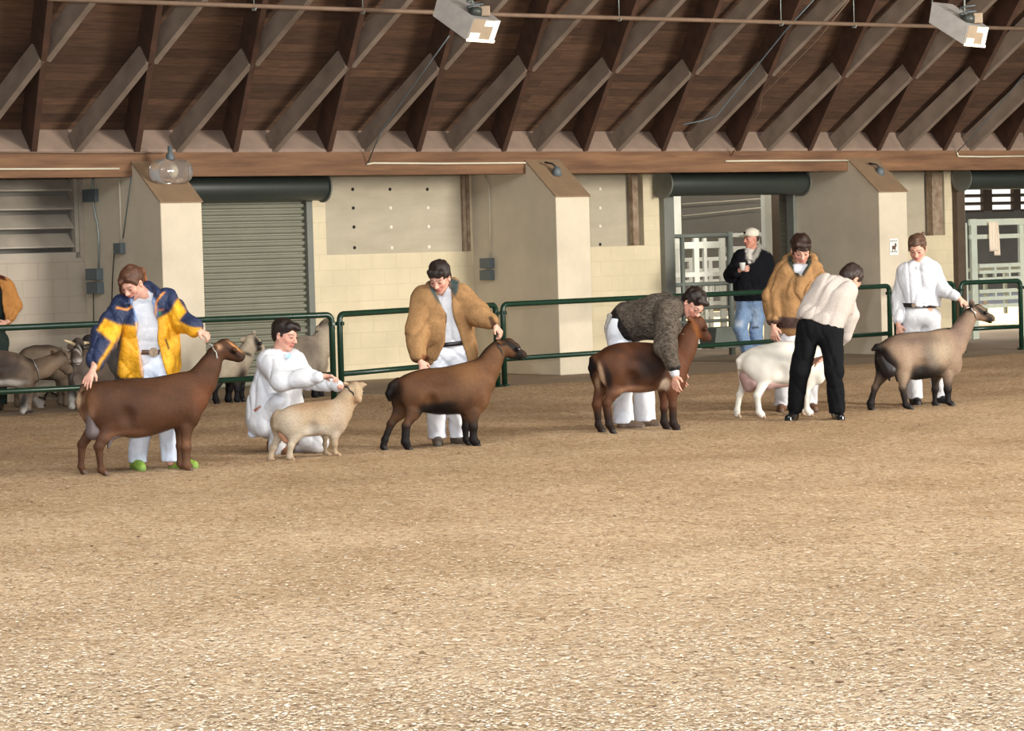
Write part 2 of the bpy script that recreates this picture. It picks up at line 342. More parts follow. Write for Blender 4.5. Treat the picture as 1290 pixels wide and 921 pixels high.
# ---- beam, soffit, roof deck
BT = -1.15
zb0, zb1 = Zw(645, 219, BT), Zw(645, 191, BT)
o = MB().box(-21, 20, BT, BT+.2, zb0, zb1).build('timber_beam', M['beam'], mw=WMAT, bevel=.006); props(o, 'long brown timber beam across the pillar tops carrying the rafters', 'beam')
o = MB().box(-21, 20, BT+.02, BT+.1, zb1-.005, zb1+.04).build('top_plate', M['blocking'], o)
DEP = .35; SL = .79; beta = math.atan(SL)
nb = Vector((0, math.sin(beta), math.cos(beta)))                 # roof normal in wall frame (t, z)
D0 = Vector((0, BT+.02, zb1)); D1 = D0 + nb*DEP
up = Vector((0, -math.cos(beta), math.sin(beta)))                # up the slope, towards the ring
mb = MB(); q = [D0, D1, D1+Vector((0,.03,.02)), D0+Vector((0,.03,.02))]
mb.prism([(p.y, p.z) for p in q], -21, 20); props(mb.build('trim_1', M['blocking'], mw=WMAT), 'dusty boards closing the gaps between rafters above the beam', kind='structure')
e1 = D1 + up*6.5; e2 = e1 + Vector((0, -9, 3.2))
LM = Matrix((( WV.x, (WV*0+NV).x*up.y, 0, 0),)*1+((0,0,0,0),)*0) if False else None
# deck built in its own frame (x along the wall, y up the slope) so planks run along the wall
upw = (WMAT.to_3x3() @ up); nbw = (WMAT.to_3x3() @ nb); o0 = WMAT @ D1
DM = Matrix(((WV.x, upw.x, nbw.x, o0.x), (WV.y, upw.y, nbw.y, o0.y), (0, upw.z, nbw.z, o0.z), (0, 0, 0, 1)))
mb = MB().box(-21, 20, -.1, 7.5, 0, .05); props(mb.build('ceiling', M['deck'], mw=DM), 'dark red-brown plank underside of the roof between the rafters', kind='structure')
mb = MB().prism([(7.5, 0), (18, -3.6), (18, -3.5), (7.5, .05)], -21, 20); props(mb.build('ceiling.001', M['deck'], mw=DM), 'upper plank roof over the ring, out of view', kind='structure')
o = MB().box(-21, 20, BT+.25, .3, WTOP-.35, WTOP-.3).build('trim_2', M['inner'], mw=WMAT); props(o, 'plain board soffit hidden behind the beam', kind='structure')
# ---- rafters of the lamella roof
G = Vector((0, 0, 0))
ncam = NV                                                       # roof climbs along -NV
def roof_dir(h):
    d = Vector((math.sin(h), -math.cos(h), 0)); d.z = SL*(-d.dot(NV)); return d.normalized()
nrm = nbw.normalized()
def member(name, start, d, L0, L1, width, mat_, label, cat, group, drop=0):
    side = d.cross(nrm).normalized()
    root = start + d*L0
    M4 = Matrix(((d.x, side.x, nrm.x, root.x), (d.y, side.y, nrm.y, root.y), (d.z, side.z, nrm.z, root.z), (0, 0, 0, 1)))
    # end cuts follow the vertical faces of what they meet
    o = MB().box(0, L1-L0, -width/2, width/2, 0, DEP-drop).build(name, mat_, mw=M4, bevel=.004); props(o, label, cat, group); return o
hD, hL = math.radians(15.3), math.radians(50.5)
dD, dL = roof_dir(hD), roof_dir(hL)
def beam_top(px):
    s, z = wallpt(px, 190, BT+.02); return wworld(s, BT+.02, zb1+.0)
dark_px = [43, 176, 300, 420, 531, 637, 740, 835, 927, 1017, 1105, 1188, 1268]
st = [beam_top(p) for p in dark_px]
step0 = st[1]-st[0]; st = [st[0]-step0*2, st[0]-step0] + st + [st[-1]+step0, st[-1]+step0*2, st[-1]+step0*3]
# even out to a constant spacing
n = len(st); k = np.arange(n); ss = np.array([(p-WO).dot(WV) for p in st]); A = np.polyfit(k, ss, 1)
st = [wworld(A[1]+A[0]*i, BT+.02, zb1) for i in range(-5, n)]; n = len(st); SP = A[0]
for p in st:
    member('roof_rafter', p, dD, -.0, 5.2, .075, M['rafter'], 'dark timber rafter rising steeply from the beam, narrow reddish lower edge', 'rafter', 'dark rafters of the roof')
# braces: start offset along the beam, meet the next rafter
dDh = Vector((dD.x, dD.y, 0)); 
sD, tD = dD.dot(WV), dD.dot(NV); sL, tL = dL.dot(WV), dL.dot(NV)
OFF = float(np.mean([((beam_top(p)-WO).dot(WV)-A[1])/A[0] % 1 for p in (230, 345, 571, 680, 780, 872)]))*SP
for i, p in enumerate(st):
    a = OFF
    # solve start(a)+x*dL meets rafter line i+1: a + sL*x = SP + sD*y ; tL*x = tD*y
    y_x = tL/tD; x = (SP-a)/(sL-sD*y_x)
    b0 = p + WV*a
    member('roof_brace', b0, dL, 0, x-.05, .085, M['brace'], 'dusty grey diagonal brace between the beam and a dark rafter', 'brace', 'lower diagonal braces of the roof', .10)
    # next bay up: from the far side of that rafter to the rafter after it
    x2 = x + SP/(sL-sD*y_x)
    b1 = b0 - dD*.16
    if i < n-1: member('roof_brace', b1, dL, x+.09, x2-.05, .085, M['brace'], 'dusty grey diagonal brace high between two dark rafters', 'brace', 'upper diagonal braces of the roof', .10)
    x3 = x2 + SP/(sL-sD*y_x)
    if i < n-2: member('roof_brace', b1-dD*.16, dL, x2+.09, x3-.05, .085, M['brace'], 'dusty grey diagonal brace high between two dark rafters', 'brace', 'upper diagonal braces of the roof', .10)
# ---- roll-up doors
def drum(s0, s1, zc, label):
    r = empty('roll_up_door', WMAT @ Matrix.Translation(((s0+s1)/2, -.22, 0)), label, 'roll-up door'); w = (s1-s0)/2
    MB().lathe([(.17, -w), (.175, -w+.02), (.175, w-.02), (.17, w)], (0, 0, zc), 28, 0).build('drum_housing', M['drum'], r, smooth=True)
    for sg in (-1, 1): MB().lathe([(.20, 0), (.20, .02), (.06, .03)], (sg*w-(.02 if sg < 0 else 0), 0, zc), 24, 0).build('end_plate', M['frame'], r, smooth=False)
    return r, w
zc = Zw(330, 236, -.22)
rA, w = drum(dA[0]-.12, S(406, 240, -.22), zc, 'closed ribbed roll-up door with dark green drum, beside the left pillar')
ca = (dA[0]+dA[1])/2 - (dA[0]-.12+S(406, 240, -.22))/2; wa = (dA[1]-dA[0])/2
prof = []; z = 0
while z < zA+.12:
    for f, dpt in ((0, -.012), (.25, .022), (.5, .030), (.72, .022), (.88, -.012)): prof.append((z+f*.0792, dpt))
    z += .0792
poly = [(.27, 0)] + [(.22-.0-d_*1.0, zz) for zz, d_ in prof] + [(.27, prof[-1][0])]
MB().prism(poly, ca-wa-.02, ca+wa+.02).build('ribbed_curtain', M['shutter'], rA)
for sg in (-1, 1):
    MB().box(ca+sg*wa-(.0 if sg > 0 else .09), ca+sg*wa+(.09 if sg > 0 else 0), .14, .23, 0, zA+.1).build('guide_rail', M['frame'], rA)
MB().box(ca-wa-.05, ca+wa+.12, .12, .2, zA, zA+.05).build('header', M['frame'], rA)
def open_door(dd, zt, px0, px1, pyc, label, wide):
    s0 = S(px0, pyc, -.22); s1 = px1
    r, w = drum(s0, s1, Zw((px0+60), pyc, -.22), label); c0 = (s0+s1)/2
    for a, b_ in ((dd[0]-.17, dd[0]+.0), (dd[1]-.12, dd[1]+.0)):
        MB().box(a-c0, b_-c0, .12, .26, 0, zt+.28).build('jamb', M['brownwall'] if wide else M['frame'], r)
        MB().box(b_-c0-.0, b_-c0+.05, .16, .54, 0, zt).build('guide_rail', M['frame'], r)
    MB().box(dd[0]-c0, dd[1]-c0, .12, .3, zt, zt+.06).build('header', M['frame'], r)
    return r
open_door(dB, zB, 836, P_S[3]-.02, 231, 'raised roll-up door with dark green drum, over the doorway behind the man in the cap', False)
open_door(dC, zC, 1212, dC[1], 224, 'raised roll-up door with dark drum, over the doorway with the hanging towel', True)
# ---- louvre window, boarded recesses
r = empty('window_1', WMAT @ Matrix.Translation(((wn[0]+wn[1])/2, 0, wnz[0])), 'wide louvred opening with big sloping blades, at the left edge', 'window', kind='structure')
hw = (wn[1]-wn[0])/2; hh = wnz[1]-wnz[0]
mb = MB(); mb.box(-hw, hw, .02, .1, 0, .07); mb.box(hw-.05, hw, .02, .1, 0, hh); mb.box(-hw, -hw+.05, .02, .1, 0, hh); mb.build('window_frame', M['louver'], r)
for i in range(6):
    z = .13+i*.225
    MB().hexa([(-hw+.05,.05,z),(hw-.05,.05,z),(hw-.05,.21,z+.15),(-hw+.05,.21,z+.15),(-hw+.05,.05,z+.02),(hw-.05,.05,z+.02),(hw-.05,.21,z+.17),(-hw+.05,.21,z+.17)]).build('louver_blade', M['louver'], r)
MB().box(-hw, hw, .23, .25, 0, hh).build('backing', M['inner'], r)
def recess(rr, zz, dep, mat_, label):
    r = empty('plywood_board', WMAT @ Matrix.Translation(((rr[0]+rr[1])/2, dep, zz[0])), label, 'board'); hw = (rr[1]-rr[0])/2
    MB().box(-hw, hw, 0, .04, 0, zz[1]-zz[0]).build('sheet', mat_, r); return r, hw
r, hw = recess(r1, r1z, .015, M['plywood'], 'grey weathered plywood sheet with rows of bolt holes, right of the closed roll-up door'); c = (r1[0]+r1[1])/2
for i, px in enumerate((445, 492, 539)):
    for j, py in enumerate((238.5, 262, 286, 312)):
        s, z = wallpt(px+j*.8, py+(0, 0, -1)[i]*j*.3, 0); 
        o = MB().lathe([(.022, -.006), (.022, .01)], (s-c, 0, z-r1z[0]), 12, 1).build('bolt_hole', M['sun'] if (i > 0 and j > 0) else M['dark'], r)
s, z = wallpt(588, 300, 0)
o = MB().box(s-.07, s-.02, -.03, .25, r1z[0], 2.95).box(s+.0, s+.05, -.02, .25, r1z[0], 2.95).build('wall_post', M['rust'], mw=WMAT); props(o, 'pale rust-streaked double post at the right edge of the plywood sheet', 'post')
r, hw = recess(r2, r2z, .17, M['plywood'], 'grey weathered board set into the wall right of the middle pillar'); c = (r2[0]+r2[1])/2
for j, py in enumerate((238, 262, 285, 309)):
    s, z = wallpt(756, py, .17)
    MB().lathe([(.022, -.006), (.022, .01)], (s-c, 0, max(.03, z-r2z[0])), 12, 1).build('bolt_hole', M['sun'] if j < 3 else M['dark'], r)
s, z = wallpt(801, 300, .05)
o = MB().box(s-.05, s+.05, .04, .12, r2z[0], 2.95).build('wall_post', M['rust'], mw=WMAT); props(o, 'slim rusty post in the wall recess between middle pillar and doorway', 'post')
r, hw = recess(r3, r3z, .17, M['plywood'], 'grey board set into the wall right of the pillar with the poster')
s, z = wallpt(1179, 250, .03)
o = MB().box(s-.11, s+.11, .0, .12, r3z[0], 2.95).build('wall_post', M['rust'], mw=WMAT); props(o, 'wide brown timber post in the wall recess left of the towel doorway', 'post')
# ---- electric boxes and conduits on the shaded faces of the pillars
def side_thing(s, name, label, cat, pts):                         # frame origin on the side face
    return empty(name, WMAT @ Matrix.Translation((s, 0, 0)), label, cat)
def tube_on_side(s, pxs, r_, mat_, parent, name):
    P = []
    for px, py in pxs:
        t, z = sidept(px, py, s-.02); P.append((-.02, t, z))
    return MB().tube(P, r_, 8).build(name, mat_, parent, smooth=True)
def box_on_side(s, x0, x1, y0, y1, mat_, parent, name, d=.09):
    t0, z0 = sidept(x0, y1, s); t1, z1 = sidept(x1, y0, s)
    return MB().box(-d, -.0, min(t0, t1), max(t0, t1), min(z0, z1), max(z0, z1)).build(name, mat_, parent, bevel=.006)
s = P_S[1]
r = side_thing(s, 'electric_box', 'grey switch box below a bent conduit, on the left pillar behind the girl', 'electric box', None)
tube_on_side(s, [(116.5, 221), (117, 238), (117.5, 258), (122.5, 282), (124.5, 300), (124.5, 338)], .014, M['galv'], r, 'conduit')
box_on_side(s, 108, 124, 238, 255, M['boxgrey'], r, 'junction_box', .05); box_on_side(s, 116, 130, 338, 353, M['boxgrey'], r, 'upper_box'); box_on_side(s, 117, 131, 355, 370, M['boxgrey'], r, 'lower_box')
tube_on_side(s, [(117.5, 370), (118, 400), (118, 410)], .006, M['black'], r, 'cable')
r = side_thing(s, 'outlet_box', 'small dark outlet box hanging on a white conduit, nearer the pillar front', 'electric box', None)
tube_on_side(s, [(150, 222), (151.5, 260), (153, 306)], .012, M['conduit'], r, 'conduit'); box_on_side(s, 149, 158, 306, 320, M['boxgrey'], r, 'outlet', .07)
tube_on_side(s, [(149, 314), (144, 318), (142, 345), (140.5, 390)], .007, M['black'], r, 'cable'); tube_on_side(s, [(165.5, 221), (161, 255), (155, 300)], .007, M['boxgrey'], r, 'thin_cable')
s = P_S[2]
r = side_thing(s, 'electric_box', 'pair of small grey boxes under a thin conduit, on the middle pillar', 'electric box', None)
tube_on_side(s, [(611, 221), (616, 235), (617, 270), (617.5, 326)], .010, M['conduit'], r, 'conduit'); box_on_side(s, 611, 623, 325, 338, M['boxgrey'], r, 'upper_box'); box_on_side(s, 611, 623, 340, 353, M['boxgrey'], r, 'lower_box')
# poster on the third pillar
sp, zp = wallpt(1126, 311, -PD-.004)
r = empty('poster', WMAT @ Matrix.Translation((sp, -PD-.006, zp)), 'small white poster with a dark goat picture taped to the pillar', 'poster')
MB().box(-.085, .085, -.003, .003, -.115, .115).build('sheet', M['paper'], r)
mb = MB(); mb.box(-.04, .03, -.006, -.003, -.035, .015); mb.box(.015, .045, -.006, -.003, 0, .05); mb.box(-.04, -.03, -.006, -.003, -.07, -.03); mb.box(.01, .02, -.006, -.003, -.07, -.03)
mb.build('goat_picture', mat('print_ink', (96, 70, 60), .8), r)
for i in range(8): MB().box(-.07+.018*(i % 4)*2, -.052+.018*(i % 4)*2, -.006, -.003, .075-.150*(i//4), .09-.150*(i//4)).build('print_block', M['drum'], r)
# paint flecks on pillar 2
hp = [wallpt(48+36*t+3*math.sin(9*t), 500-6*math.sin(3*t)+5*math.sin(11*t), -.06) for t in np.linspace(0, 1, 30)]
props(MB().tube([(s_, -.07-.05*math.sin(i*.7), max(.015, z_)) for i, (s_, z_) in enumerate(hp)], .011, 8).build('hose', M['black'], mw=WMAT, smooth=True), 'thin black hose looped at the foot of the wall behind the left goats', 'hose')
# ---- lamps on the pillars' caps
s = P_S[1]+PW*.42
sj, zj = wallpt(213, 213, -1.45)
r = empty('jar_lamp', WMAT @ Matrix.Translation((sj, -1.5, zj-.03)), 'clear glass jar lamp lying on the sloping top of the left pillar', 'lamp')
MB().lathe([(.02, -.25), (.12, -.24), (.145, -.18), (.145, .16), (.12, .22), (.02, .235)], (0, 0, 0), 24, 0).build('glass_jar', M['glass'], r, smooth=True)
MB().lathe([(.05, 0), (.05, .09), (.025, .12), (.025, .2)], (0, .02, .10), 14).build('lamp_holder', M['boxgrey'], r, smooth=True)
MB().sphere((0, 0, 0), .055).build('bulb', M['sun'], r, smooth=True)
for px, lb in ((697, 'small dark flood lamp head on the sloping top of the middle pillar'), (1104, 'small dark flood lamp head on the sloping top of the pillar with the poster')):
    sj, zj = wallpt(px, 216, -1.35)
    r = empty('spot_lamp', WMAT @ Matrix.Translation((sj, -1.42, zj-.01)), lb, 'lamp')
    MB().lathe([(.03, .07), (.055, .03), (.065, -.05), (.05, -.055)], (0, 0, 0), 16, 2).build('lamp_shade', M['boxgrey'], r, smooth=True)
    MB().tube([(0, 0, .06), (-.03, .05, .11), (-.10, .12, .13)], .012, 8).build('lead', M['black'], r, smooth=True)
# ---- conduits along the beam, loose wires, sprinkler pipe
def on_beam(px, py, t=BT-.02): s_, z_ = wallpt(px, py, t); return Vector((s_, t, z_))
def wire(name, pts, rad, mat_, label, cat='conduit'):
    o = MB().tube(pts, rad, 8).build(name, mat_, mw=WMAT, smooth=True); return props(o, label, cat)
wire('conduit', [on_beam(-40, 213), on_beam(60, 213), on_beam(150, 212.5)], .012, M['conduit'], 'thin cream conduit low along the beam at the left edge')
wire('conduit', [on_beam(-40, 191.5), on_beam(100, 192.5), on_beam(205, 192.5)], .010, M['brownpipe'], 'thin brown conduit on top of the beam left of the jar lamp')
wire('conduit', [on_beam(462, 207), on_beam(470, 205.5), on_beam(560, 206), on_beam(680, 205), on_beam(690, 206)], .013, M['conduit'], 'cream conduit along the beam ending at the middle pillar')
wire('conduit', [on_beam(914, 203), on_beam(960, 202.5), on_beam(1088, 202)], .013, M['conduit'], 'cream conduit along the beam ending at the pillar with the poster')
wire('conduit', [on_beam(1205, 190), on_beam(1207, 197), on_beam(1240, 197.5), on_beam(1330, 196)], .013, M['conduit'], 'cream conduit along the beam at the right edge')
def roofpt(px, py):                                              # where a ray meets the plane of the rafters' lower edges
    d = ray(px, py); o_ = wworld(0, BT, zb1) - nrm*.05; k_ = (o_-Vector((0, 0, EYE))).dot(nrm)/d.dot(nrm)
    return WMAT.inverted() @ (Vector((0, 0, EYE)) + d*k_)
wire('electric_wire', [roofpt(566, 45), roofpt(530, 95), roofpt(480, 165), on_beam(463, 206)], .008, M['boxgrey'], 'grey wire running from the middle light fixture down to the beam', 'wire')
wire('electric_wire', [roofpt(1025, 0), roofpt(990, 38), roofpt(903, 146), roofpt(885, 152), roofpt(860, 157)], .009, M['boxgrey'], 'grey wire slanting across the rafters right of centre', 'wire')
wire('electric_wire', [roofpt(1070, 0), roofpt(1030, 50), roofpt(960, 120), roofpt(957, 140), on_beam(921, 196)], .007, M['brownpipe'], 'thin brown wire slanting down to the beam conduit right of centre', 'wire')
wire('electric_wire', [roofpt(1330, 60), roofpt(1290, 95), roofpt(1225, 172), on_beam(1205, 192)], .007, M['boxgrey'], 'thin grey wire slanting down to the beam at the right edge', 'wire')
TP = -4.1
wire('sprinkler_pipe', [on_beam(60, -1.5, TP), on_beam(645, 19, TP), on_beam(1340, 37.5, TP)], .026, M['brownpipe'], 'long brown pipe hung under the rafters across the top', 'pipe')
for px in (320, 457, 780, 984, 1076):
    yy = 19+(px-645)*.0295; p = on_beam(px, yy, TP)
    o = MB().tube([(p.x, TP, p.z-.03), (p.x, TP, p.z+.25), (p.x, TP, p.z+1.3)], .006, 6).tube([(p.x, TP-.035, p.z), (p.x, TP-.03, p.z-.03), (p.x, TP+.03, p.z-.03), (p.x, TP+.035, p.z+.02)], .008, 6).build('pipe_hanger', M['galv'], mw=WMAT, smooth=True)
    props(o, 'thin rod hanger holding the long brown pipe under the rafters', 'hanger', 'hangers of the long brown pipe')
# ---- the two hanging light fixtures
def fixture(px, py, sc, label):
    d = ray(px, py); k_ = 32.0/d.y; P0 = Vector((0, 0, EYE)) + d*k_
    r = empty('light_fixture', Matrix.Translation(P0), label, 'light fixture', 'hanging light fixtures')
    m = 32.0/3700*sc
    def q(dx, dy, dep): return Vector(((dx)*m, dep, -dy*m))
    # housing: slanting box, grey side left, lit grille face right
    a = [q(-38, -8, .0), q(4, 26, -.28), q(14, -2, -.12), q(-30, -38, .16)]     # side face corners
    off = q(34, 1, .30)
    v = a + [p+off for p in a]
    MB().hexa([v[0], v[1], v[5], v[4], v[3], v[2], v[6], v[7]]).build('housing', M['lampmetal'], r, bevel=.006)
    f0, f1, f2, f3 = a[1], a[2], a[2]+off, a[1]+off
    nf = (f1-f0).cross(f3-f0).normalized()
    if nf.y > 0: nf = -nf
    def face(u0_, u1_, v0_, v1_, h, name, mt):
        P = [f0+(f3-f0)*u+(f1-f0)*w_ for u, w_ in ((u0_, v0_), (u1_, v0_), (u1_, v1_), (u0_, v1_))]
        MB().hexa([p+nf*.001 for p in P]+[p+nf*h for p in P]).build(name, mt, r)
    face(.02, .98, .04, .98, .004, 'grille', M['lampface']); face(.45, .78, .68, .95, .008, 'label_plate', M['white']); face(.04, .4, .1, .36, .008, 'label_plate', M['white'])
    face(.78, .97, .06, .98, .008, 'label_plate', M['white'])
    face(0, 1, -.04, .07, .012, 'lit_edge', M['glow'])
    c = q(16, -12, .02)
    MB().lathe([(.03, -.05), (.075, -.04), (.08, .03), (.04, .05)], (c.x, c.y, c.z), 16).build('ballast', M['drum'], r, smooth=True)
    MB().tube([c+Vector((.09*math.cos(t), .07*math.sin(t), .02+.01*t)) for t in np.linspace(0, 12, 40)], .008, 6).build('coiled_cable', M['boxgrey'], r, smooth=True)
    MB().box(c.x+.06, c.x+.16, c.y-.02, c.y+.09, c.z-.05, c.z+.06).build('wiring_box', M['lampface'], r, bevel=.01)
    MB().tube([q(12, -10, .05), q(14, -60, .1), q(16, -110, .1)], .01, 6).tube([q(-30, -36, .2), q(-10, -90, .2)], .006, 6).build('hanger_rod', M['galv'], r, smooth=True)
fixture(583, 27, 1.0, 'box light fixture with lit edge hanging above the middle of the ring')
fixture(1205, 35, .92, 'box light fixture with lit edge hanging at the upper right')
# ================================================================== rooms behind the doorways
BACK = 24.0; SB0, SB1 = -2.0, S(1560, 300, BACK)
o_ = wworld((SB0+SB1)/2, 11, 3.45); area_light('stall_daylight_fill', o_, o_-Vector((0, 0, 3)), 22, 14, 4800, (1.0, .95, .86)).rotation_euler = (0, 0, ALPHA)  # added overhead fill standing in for daylight on the stall floor
area_light('stall_front_fill', wworld((S(920, 300)+S(1260, 300))/2, 1.0, 3.4), wworld((S(920, 300)+S(1260, 300))/2, 6, 1.2), 9, .4, 170, (1.0, .96, .88))  # added unseen fill to brighten the partition and pens
o = MB().box(SB0, SB1, BACK, BACK+.2, 0, Zw(1225, 266, BACK)).build('wall_stall', M['inner'], mw=WMAT); props(o, 'grey far wall of the stall area seen through the doorways', kind='structure')
o = MB().box(SB0, SB1, .3, BACK, 3.6, 3.7).build('ceiling.002', M['inner'], mw=WMAT); props(o, 'dim ceiling of the stall area', kind='structure')
sb0 = S(858, 270, 5.0); sb1 = S(985, 270, 5.0)
o = MB().box(sb0, sb1+1.0, 5.0, 5.12, Zw(910, 297, 5.0), 3.6).build('wall_partition', M['inner'], mw=WMAT); props(o, 'grey upper partition seen through the doorway behind the man in the cap', kind='structure')
m, nt, b = new_mat('daylit_pane'); b.inputs['Base Color'].default_value = (.8, .8, .76, 1); b.inputs['Emission Color'].default_value = (1, .96, .88, 1); b.inputs['Emission Strength'].default_value = 1.15; M['pane'] = m
zl0, zl1 = Zw(1225, 266, BACK), Zw(1225, 236, BACK)
prev = SB0; o = MB()
for i, (x0, x1) in enumerate(((1190, 1239), (1250, 1277), (1286, 1340))):
    a, b_ = S(x0, 250, BACK), S(x1, 250, BACK)
    r = empty('window_%d' % (i+2), WMAT @ Matrix.Translation((a, BACK, zl0)), 'bright louvred window seen through the right doorway', 'window', kind='structure')
    MB().box(0, b_-a, .12, .14, 0, zl1-zl0).build('pane', M['pane'], r)
    for k_ in range(4):
        z = k_*(zl1-zl0)/3
        MB().hexa([(0,-.02,z-.03),(b_-a,-.02,z-.03),(b_-a,.1,z-.06),(0,.1,z-.06),(0,-.02,z+.03),(b_-a,-.02,z+.03),(b_-a,.1,z),(0,.1,z)]).build('louver_blade', M['brownwall'], r)
    o.box(prev, a, BACK, BACK+.2, zl0, 3.6); prev = b_
    if x1 < 1330: pass
o.box(prev, SB1, BACK, BACK+.2, zl0, 3.6); o.box(SB0, SB1, BACK+.01, BACK+.2, zl1, 3.6)
props(o.build('wall_stall.001', M['brownwall'], mw=WMAT), 'dark posts and wall between the bright louvred windows', kind='structure')
def straw(px0, px1, py0, py1, name, label):
    a = ground(px0, py1); b_ = ground(px1, py1); c_ = ground(px1, py0); d_ = ground(px0, py0)
    nx_ = 40; vs = []; 
    for i in range(nx_+1):
        for j in range(nx_+1):
            u, v = i/nx_, j/nx_; p = a*(1-u)*(1-v)+b_*u*(1-v)+c_*u*v+d_*(1-u)*v
            h = .10*math.sin(math.pi*u)**.5*math.sin(math.pi*v)**.5*(.6+.4*math.sin(9*u+5*v))+.03*random.random()*(0 < i < nx_ and 0 < j < nx_); vs.append((p.x, p.y, h+.002))
    fs = [(i*(nx_+1)+j, (i+1)*(nx_+1)+j, (i+1)*(nx_+1)+j+1, i*(nx_+1)+j+1) for i in range(nx_) for j in range(nx_)]
    me = bpy.data.meshes.new(name); me.from_pydata(vs, [], fs); me.shade_smooth(); me.materials.append(M['straw']); o = bpy.data.objects.new(name, me); COL.objects.link(o); props(o, label, 'straw', kind='stuff')
straw(1216, 1330, 386, 409, 'straw_bedding', 'bright straw bedding on the floor beyond the right doorway')
straw(850, 1010, 394, 428, 'straw_bedding', 'pale straw on the floor beyond the middle doorway')
# gates and pen panels: built from tube rails in the wall frame
def panel(name, t, rails, posts, label, mat_, group=None, rr=.025, cat='gate', flat=False):
    # rails: (px0, px1, py, pxref) ; posts: (px, py0, py1, halfwidth)
    s_ref = S(rails[0][0], 300, t)
    r = empty(name, WMAT @ Matrix.Translation((s_ref, t, 0)), label, cat, group)
    for (x0, x1, py, hwd) in rails:
        a = S(x0, 300, t)-s_ref; b_ = S(x1, 300, t)-s_ref; z = Zw((x0+x1)/2, py, t)
        if flat: MB().box(a, b_, -.02, .02, z-hwd, z+hwd).build('rail', mat_, r, bevel=.004)
        else: MB().tube([(a, 0, z), (b_, 0, z)], hwd, 10).build('rail', mat_, r, smooth=True)
    for (x, y0, y1, hwd) in posts:
        a = S(x, 300, t)-s_ref; z1_ = Zw(x, y0, t); z0_ = max(0.0, Zw(x, y1, t))
        if flat: MB().box(a-hwd, a+hwd, -.025, .025, z0_, z1_).build('upright', mat_, r, bevel=.004)
        else: MB().tube([(a, 0, z0_), (a, 0, z1_)], hwd, 10).build('upright', mat_, r, smooth=True)
    return r
panel('stall_gate', .75, [(846, 920, 297, .03), (846, 920, 358, .03), (846, 920, 388, .025), (846, 920, 405, .025)], [(859, 297, 470, .035), (919, 292, 470, .05), (846, 297, 470, .03)], 'grey tube gate standing in the middle doorway, left of the man in the cap', M['gategrey'])
panel('pen_panel', 1.9, [(844, 912, 309, .05), (844, 912, 346, .035), (844, 912, 371, .035), (844, 912, 383, .03), (915, 964, 296, .03), (915, 964, 314, .045)], [(876, 300, 440, .05), (887, 300, 440, .03), (909, 300, 440, .05), (953, 290, 440, .04)]+[(x, 360, 371, .02) for x in (896, 902, 893, 906)], 'white railed pen panel behind the grey gate in the middle doorway', M['white'], flat=True)
panel('pen_panel', 3.6, [(846, 965, 326, .03), (846, 965, 340, .03), (846, 965, 354, .03), (846, 965, 396, .04)], [(868, 326, 420, .04), (893, 326, 420, .04), (930, 326, 420, .04)], 'farther white pen panel glimpsed through the middle doorway', M['white'], flat=True)
for x0, x1, y0, t, mt, lb in ((846, 859, 244, 2.6, 'white', 'wide white upright panel at the left of the middle doorway'), (964, 973, 244, 1.2, 'white', 'tall white post right of the man in the cap'), (974, 987, 244, 1.5, 'brownwall', 'dark brown board beside the tall white post'), (988, 994, 244, .9, 'white', 'narrow white post at the right of the middle doorway')):
    a, b_ = S(x0, 300, t), S(x1, 300, t); o = MB().box(a, b_, t, t+.08, 0, 3.4).build('door_post', M[mt], mw=WMAT, bevel=.004); props(o, lb, 'post')
wire('wire_line', [(S(859, 257, 4.8), 4.8, Zw(859, 257, 4.8)), (S(964, 250, 4.8), 4.8, Zw(964, 250, 4.8))], .008, M['conduit'], 'upper of two thin wires across the partition in the doorway', 'wire')
wire('wire_line', [(S(859, 272, 4.8), 4.8, Zw(859, 272, 4.8)), (S(964, 261, 4.8), 4.8, Zw(964, 261, 4.8))], .008, M['conduit'], 'lower of two thin wires across the partition in the doorway', 'wire')
# low dark trough by the gate
a, b_ = S(886, 300, .5), S(924, 300, .5); o = MB().prism([(0.32, .12), (.62, .12), (.68, .42), (.26, .42)], a, b_).build('feed_trough', M['gategrey'], mw=WMAT, bevel=.01); props(o, 'low dark trough on the floor behind the fence, left of the man in the cap', 'trough')
# right doorway gate with the towel
panel('stall_gate', .9, [(1221, 1345, 279, .05), (1221, 1345, 297, .035), (1232, 1345, 333, .03), (1232, 1345, 341, .025), (1232, 1345, 350, .03), (1232, 1345, 365, .03), (1232, 1345, 374, .03), (1221, 1345, 384, .03)], [(1226, 276, 440, .065), (1215, 281, 440, .04), (1286, 283, 440, .05)] + [(x, y, y+9, .02) for x in (1252, 1270) for y in (333, 341, 365)], 'pale green barred gate across the right doorway', M['gate'], flat=True)
panel('pen_panel', 3.0, [(1212, 1345, 338, .03), (1212, 1345, 352, .03), (1212, 1345, 366, .03)], [(1240, 335, 395, .03), (1265, 335, 395, .03)], 'pale pen panel behind the gate in the right doorway', M['gate'], flat=True)
st_, zt_ = wallpt(1252, 282, .82)
r = empty('towel', WMAT @ Matrix.Translation((st_, .82, zt_)), 'cream towel draped over the pale green gate in the right doorway', 'towel')
